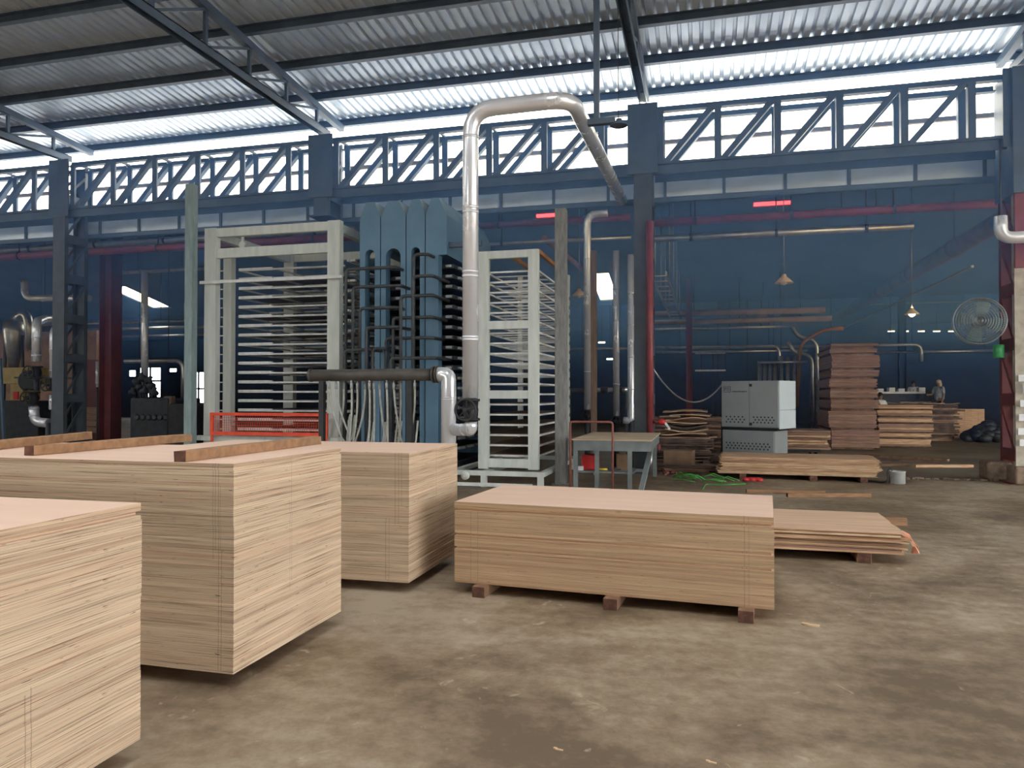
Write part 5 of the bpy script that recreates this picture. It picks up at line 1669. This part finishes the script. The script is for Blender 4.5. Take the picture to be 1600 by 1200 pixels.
# compressor block and engine right of the red column
t = thing('machine_block', 'large black machine block between the dark red column and the teal post', 'machine', (X_(250, 17.5), 17.5, 0))
MB().box(X_(203, 17.5), X_(262, 17.5), 17.5, 18.9, .1, Z_(230, 622, 17.5)).build('body', 'machine', t, bevel=.04)
MB().box(X_(258, 17.3), X_(292, 17.3), 17.3, 18.7, .1, Z_(275, 630, 17.3)).build('end_cover', 'black', t, bevel=.12)
MB().box(X_(200, 17.5), X_(294, 17.5), 17.6, 18.8, 0, .1).build('base', 'black', t)
for k in range(6):
    MB().lathe([(.05, -.03), (.09, 0), (.05, .03)], (X_(215 + 9 * k, 17.5), 17.48, Z_(230, 652, 17.5)), (0, 1, 0), 12).build('gauge', 'pipe_dark', t)
for k, (x, y) in enumerate(((208, 612), (217, 604), (226, 610), (236, 602), (214, 596), (232, 594), (241, 613), (222, 590))):
    c = at(x, y, 17.8)
    MB().lathe([(.03, -.12), (.12, -.06), (.13, .0), (.05, .08), (.06, .14)], c, (RND.uniform(-.6, .6), RND.uniform(-.5, .5), 1), 10).build('valve_head', 'machine', t)
    MB().tube([c, (c.x, 17.9, Z_(x, 624, 17.9))], .04, 8).build('stem', 'pipe_dark', t)
MB().box(X_(258, 17.6), X_(270, 17.6), 17.55, 17.7, Z_(264, 632, 17.6), Z_(264, 619, 17.6)).build('motor_cap', 'brown_post', t)
silver_riser([at(226, 621, 18.45), at(226, 425, 18.45)], .1, 'tall grey pipe standing above the black machine block')
run(195, 286, 564, 19.5, .07, 'silver_dull', 'pipe that turns down behind the teal post', drop=640)
MB().box(X_(134, 22), X_(160, 22), 22, 22.4, 0, Z_(147, 562, 22)).build('red_machine_cover', 'red_col', label='dark red machine cover glimpsed left of the red column', cat='machine cover')
for k in range(4):
    zb_ = Z_(143, 676, 20) + k * .21
    MB().box(X_(132, 20), X_(152, 20), 20, 21, max(0, zb_), max(0, zb_) + .19).build('veneer_bundle', 'veneer_brown', label='%s of the four small veneer bundles left of the red column' % ['lowest', 'second lowest', 'second highest', 'highest'][k], cat='veneer bundle')
# workbench with white boxes, far back
MB().box(X_(1352, 31.6), X_(1486, 31.6), 31.6, 35.8, 0, .5).build('floor_platform', 'floor_annex', label='low concrete platform far back carrying the workbench', cat='platform')
t = thing('workbench', 'long pale workbench far back behind the veneer stacks', 'bench', (X_(1405, 33), 33, .5))
b0, b1 = X_(1366, 33), X_(1446, 33)
zb_ = Z_(1405, 612, 33)
MB().box(b0, b1, 33, 34, zb_ - .08, zb_).build('benchtop', 'white_paint', t)
for xx in (b0 + .1, b1 - .1):
    for yy in (33.1, 33.9):
        MB().box(xx - .05, xx + .05, yy - .05, yy + .05, .5, zb_ - .08).build('leg', 'machine', t)
MB().box(b0 + .1, b1 - .1, 33.3, 33.34, .8, zb_ - .08).build('apron', 'machine', t)
for k, x in enumerate((1376, 1394, 1409, 1441)):
    MB().box(X_(x - 5, 33.3), X_(x + 5, 33.3), 33.3, 33.7, zb_ + .001, zb_ + .13 + .04 * (k % 2)).build('carton', 'white_paint', label='%s pale carton on the far workbench' % ['leftmost', 'second', 'third', 'rightmost'][k], cat='carton', bevel=.01)


# ------------------------------------------------------------------ people far back
def skin_mesh(name, P, edges, radii, m, parent, sub=1, root=0):
    me = bpy.data.meshes.new(name)
    o0 = Vector(parent['_org'])
    me.from_pydata([tuple(Vector(p) - o0) for p in P], edges, [])
    o = bpy.data.objects.new(name, me)
    COL.objects.link(o)
    o.parent = parent
    o['_org'] = tuple(o0)
    md = o.modifiers.new('skin', 'SKIN')
    md.use_smooth_shade = True
    for i, r in enumerate(radii):
        sv = me.skin_vertices[0].data[i]
        sv.radius = r if isinstance(r, tuple) else (r, r)
        sv.use_root = (i == root)
    if sub:
        s = o.modifiers.new('sub', 'SUBSURF'); s.levels = sub; s.render_levels = sub
    me.materials.append(M[m])
    return o


def person(x, Y, zfoot, yaw, label, shirt, arm_l, arm_r, hat=None, seated=False, bow=0.0):
    """standing figure 1.66 m tall facing 'yaw'; arm_* = (elbow, wrist) offsets in body space (right, front, up)"""
    base = Vector((X_(x, Y), Y, zfoot))
    t = thing('person', label, 'person', base)
    fw, rt = Vector((sin(yaw), -cos(yaw), 0)), Vector((cos(yaw), sin(yaw), 0))

    def W(a, f, u):
        f2 = f + bow * max(0, u - .9)
        return base + rt * a + fw * f2 + Vector((0, 0, u))
    P, E_, R_ = [], [], []

    def v(a, f, u, r, par=None):
        P.append(W(a, f, u)); R_.append(r)
        if par is not None:
            E_.append((par, len(P) - 1))
        return len(P) - 1
    pel = v(0, 0, .90, (.15, .11))
    ab = v(0, .0, 1.06, (.135, .10), pel)
    ch = v(0, .0, 1.26, (.155, .11), ab)
    nk0 = v(0, 0, 1.39, (.075, .07), ch)
    nk = v(0, .01, 1.45, .05, nk0)
    jw = v(0, .03, 1.50, (.062, .072), nk)
    hd = v(0, .02, 1.57, (.075, .092), jw)
    tp = v(0, .01, 1.64, (.06, .075), hd)
    hands = []
    for s, (el, wr) in ((-1, arm_l), (1, arm_r)):
        sh = v(s * .17, 0, 1.35, .058, ch)
        e = v(s * .17 + el[0], el[1], 1.35 + el[2], .042, sh)
        w = v(s * .17 + wr[0], wr[1], 1.35 + wr[2], .028, e)
        d = (P[w] - P[e]).normalized()
        pm_ = len(P); P.append(P[w] + d * .07); R_.append((.04, .02)); E_.append((w, pm_))
        side = d.cross(fw)
        side = side.normalized() if side.length > .1 else rt
        hands.append((pm_, d, side, s))
    for s in (-1, 1):
        hp_ = v(s * .09, 0, .84, .088, pel)
        kn = v(s * .10, .02, .48, .056, hp_)
        an = v(s * .105, -.02, .09, .038, kn)
        v(s * .115, .13, .035, (.042, .03), an)
    for pm_, d, side, s in hands:
        for k, (off, ln) in enumerate(((-.027, .062), (-.009, .072), (.009, .068), (.026, .054))):
            q0 = len(P); P.append(P[pm_] + d * .035 + side * off); R_.append(.0085); E_.append((pm_, q0))
            P.append(P[q0] + d * ln * .55 + fw * .008); R_.append(.008); E_.append((q0, q0 + 1))
            P.append(P[q0] + d * ln + fw * .025); R_.append(.0065); E_.append((q0 + 1, q0 + 2))
        q0 = len(P)
        P.append(P[pm_] - d * .02 + side * (-.045 * s)); R_.append(.011); E_.append((pm_, q0))
        P.append(P[q0] + d * .035 + side * (-.015 * s)); R_.append(.008); E_.append((q0, q0 + 1))
    body = skin_mesh('body', P, E_, R_, 'skin', t, 1, pel)
    # face
    hc = W(0, .02, 1.57)
    MB().tube([hc + fw * .085 + Vector((0, 0, .02)), hc + fw * .112 - Vector((0, 0, .02)), hc + fw * .09 - Vector((0, 0, .028))], [.008, .016, .012], 8).build('nose', 'skin', t)
    for s in (-1, 1):
        MB().lathe([(.004, -.004), (.013, 0), (.004, .006)], hc + fw * .088 + rt * (.031 * s) + Vector((0, 0, .018)), fw, 10).build('eye', 'hair', t)
        MB().lathe([(.008, -.01), (.03, 0), (.012, .012)], hc + rt * (.077 * s) - fw * .01, rt * s, 10).build('ear', 'skin', t)
    MB().bar(hc + fw * .09 - rt * .025 - Vector((0, 0, .052)), hc + fw * .09 + rt * .025 - Vector((0, 0, .052)), .012, .01).build('mouth', 'veneer_red', t)
    hair = MB().lathe([(.087, -.03), (.094, .02), (.085, .06), (.055, .09), (.012, .105)], hc - fw * .018, (0, 0, 1), 18)
    hair.build('hair' if not hat else 'head_cloth', hat or 'hair', t)
    if hat:
        MB().tube([hc - fw * .08, hc - fw * .1 - Vector((0, 0, .1)), hc - fw * .09 - Vector((0, 0, .2))], [.06, .065, .05], 12).build('head_cloth', hat, t)
    # shirt
    S = [W(0, 0, .86), W(0, 0, 1.06), W(0, 0, 1.26), W(0, 0, 1.40)]
    Rr = [(.175, .135), (.165, .13), (.18, .135), (.085, .08)]
    E2 = [(0, 1), (1, 2), (2, 3)]
    for s, (el, wr) in ((-1, arm_l), (1, arm_r)):
        i = len(S)
        S.append(W(s * .175, 0, 1.355)); Rr.append(.075); E2.append((2, i))
        mid = W(s * .17 + el[0] * .85, el[1] * .85, 1.35 + el[2] * .85)
        S.append(mid); Rr.append(.062); E2.append((i, i + 1))
    skin_mesh('shirt', S, E2, Rr, shirt, t, 1, 1)
    T = [W(0, 0, .92)]
    Rt = [(.168, .128)]
    E3 = []
    for s in (-1, 1):
        i = len(T)
        T += [W(s * .09, 0, .82), W(s * .10, .02, .48), W(s * .105, -.02, .11)]
        Rt += [.105, .078, .062]
        E3 += [(0, i), (i, i + 1), (i + 1, i + 2)]
    skin_mesh('trousers', T, E3, Rt, 'trousers', t, 1, 0)
    for s in (-1, 1):
        MB().lathe([(.045, -.12), (.05, -.06), (.045, .05), (.025, .1)], W(s * .112, .05, .045), fw, 12).build('shoe', 'black', t)
    return t


down_l, down_r = ((-.05, .02, -.29), (-.05, .12, -.52)), ((.05, .02, -.29), (.05, .12, -.52))
reach_l, reach_r = ((-.04, .12, -.26), (.02, .36, -.26)), ((.04, .12, -.26), (-.02, .36, -.26))
person(1375, 27.0, 0, .5, 'person in a white shirt with dark hair standing between the tall and middle veneer stacks', 'shirt_white', down_l, reach_r)
person(1427, 34.5, .5, -.1, 'person in a white shirt leaning over the far workbench', 'shirt_white', reach_l, reach_r, bow=.12)
person(1467, 32.2, .5, -.9, 'person in a grey shirt and pale head cloth standing by the far veneer heap', 'shirt_grey', reach_l, down_r, hat='cloth_cream')


# ------------------------------------------------------------------ blue smoke haze hanging under the roofs
hm = bpy.data.materials.new('blue_smoke')
hm.use_nodes = True
nt = hm.node_tree
nt.nodes.remove(nt.nodes['Principled BSDF'])
vs_ = nt.nodes.new('ShaderNodeVolumeScatter')
vs_.inputs['Color'].default_value = (0.17, 0.42, 1.0, 1)
vs_.inputs['Anisotropy'].default_value = -0.35
tc = nt.nodes.new('ShaderNodeNewGeometry')
sp_ = nt.nodes.new('ShaderNodeSeparateXYZ')
nt.links.new(tc.outputs['Position'], sp_.inputs[0])
mr = nt.nodes.new('ShaderNodeValToRGB')           # density over height: thin at the floor, thick under the roof
mh = nt.nodes.new('ShaderNodeMapRange')
mh.inputs['From Min'].default_value = 0.0
mh.inputs['From Max'].default_value = 8.0
nt.links.new(sp_.outputs[2], mh.inputs[0])
e = mr.color_ramp.elements
e[0].position, e[0].color = 0.15, (0.002, 0.002, 0.002, 1)
e[1].position, e[1].color = 0.85, (0.14, 0.14, 0.14, 1)
for p_, v_ in ((0.30, 0.006), (0.42, 0.016), (0.55, 0.066), (0.68, 0.105)):
    q_ = e.new(p_)
    q_.color = (v_, v_, v_, 1)
nt.links.new(mh.outputs[0], mr.inputs[0])
mxr = nt.nodes.new('ShaderNodeMapRange')          # and thinner towards the left end of the shed
mxr.inputs['From Min'].default_value = -18.0
mxr.inputs['From Max'].default_value = -5.0
mxr.inputs['To Min'].default_value = 0.4
mxr.inputs['To Max'].default_value = 1.0
nt.links.new(sp_.outputs[0], mxr.inputs[0])
ml_ = nt.nodes.new('ShaderNodeMath')
ml_.operation = 'MULTIPLY'
nt.links.new(mr.outputs[0], ml_.inputs[0])
nt.links.new(mxr.outputs[0], ml_.inputs[1])
nt.links.new(ml_.outputs[0], vs_.inputs['Density'])
nt.links.new(vs_.outputs[0], nt.nodes['Material Output'].inputs['Volume'])
sec = [(13.5, .6), (43.9, .6), (43.9, annex_z(43.9) - .03)] + [(y, z - .03) for y, z in reversed(AROOF[:-1])] + [(16.18, 7.5), (13.5, 8.0)]
cv = bpy.data.curves.new('smoke_haze', 'CURVE')
cv.dimensions = '2D'
cv.fill_mode = 'BOTH'
cv.extrude = 30.5
spl = cv.splines.new('POLY')
spl.points.add(len(sec) - 1)
for p, (y, z) in zip(spl.points, sec):
    p.co = (y, z, 0, 1)
spl.use_cyclic_u = True
cv.materials.append(hm)
ho = bpy.data.objects.new('smoke_haze', cv)
ho.matrix_world = Matrix(((0, 0, 1, -2.5), (1, 0, 0, 0), (0, 1, 0, 0), (0, 0, 0, 1)))
COL.objects.link(ho)
tag(ho, 'thin blue smoke haze hanging under the annex roof and along the long girder', 'haze', None, 'stuff')
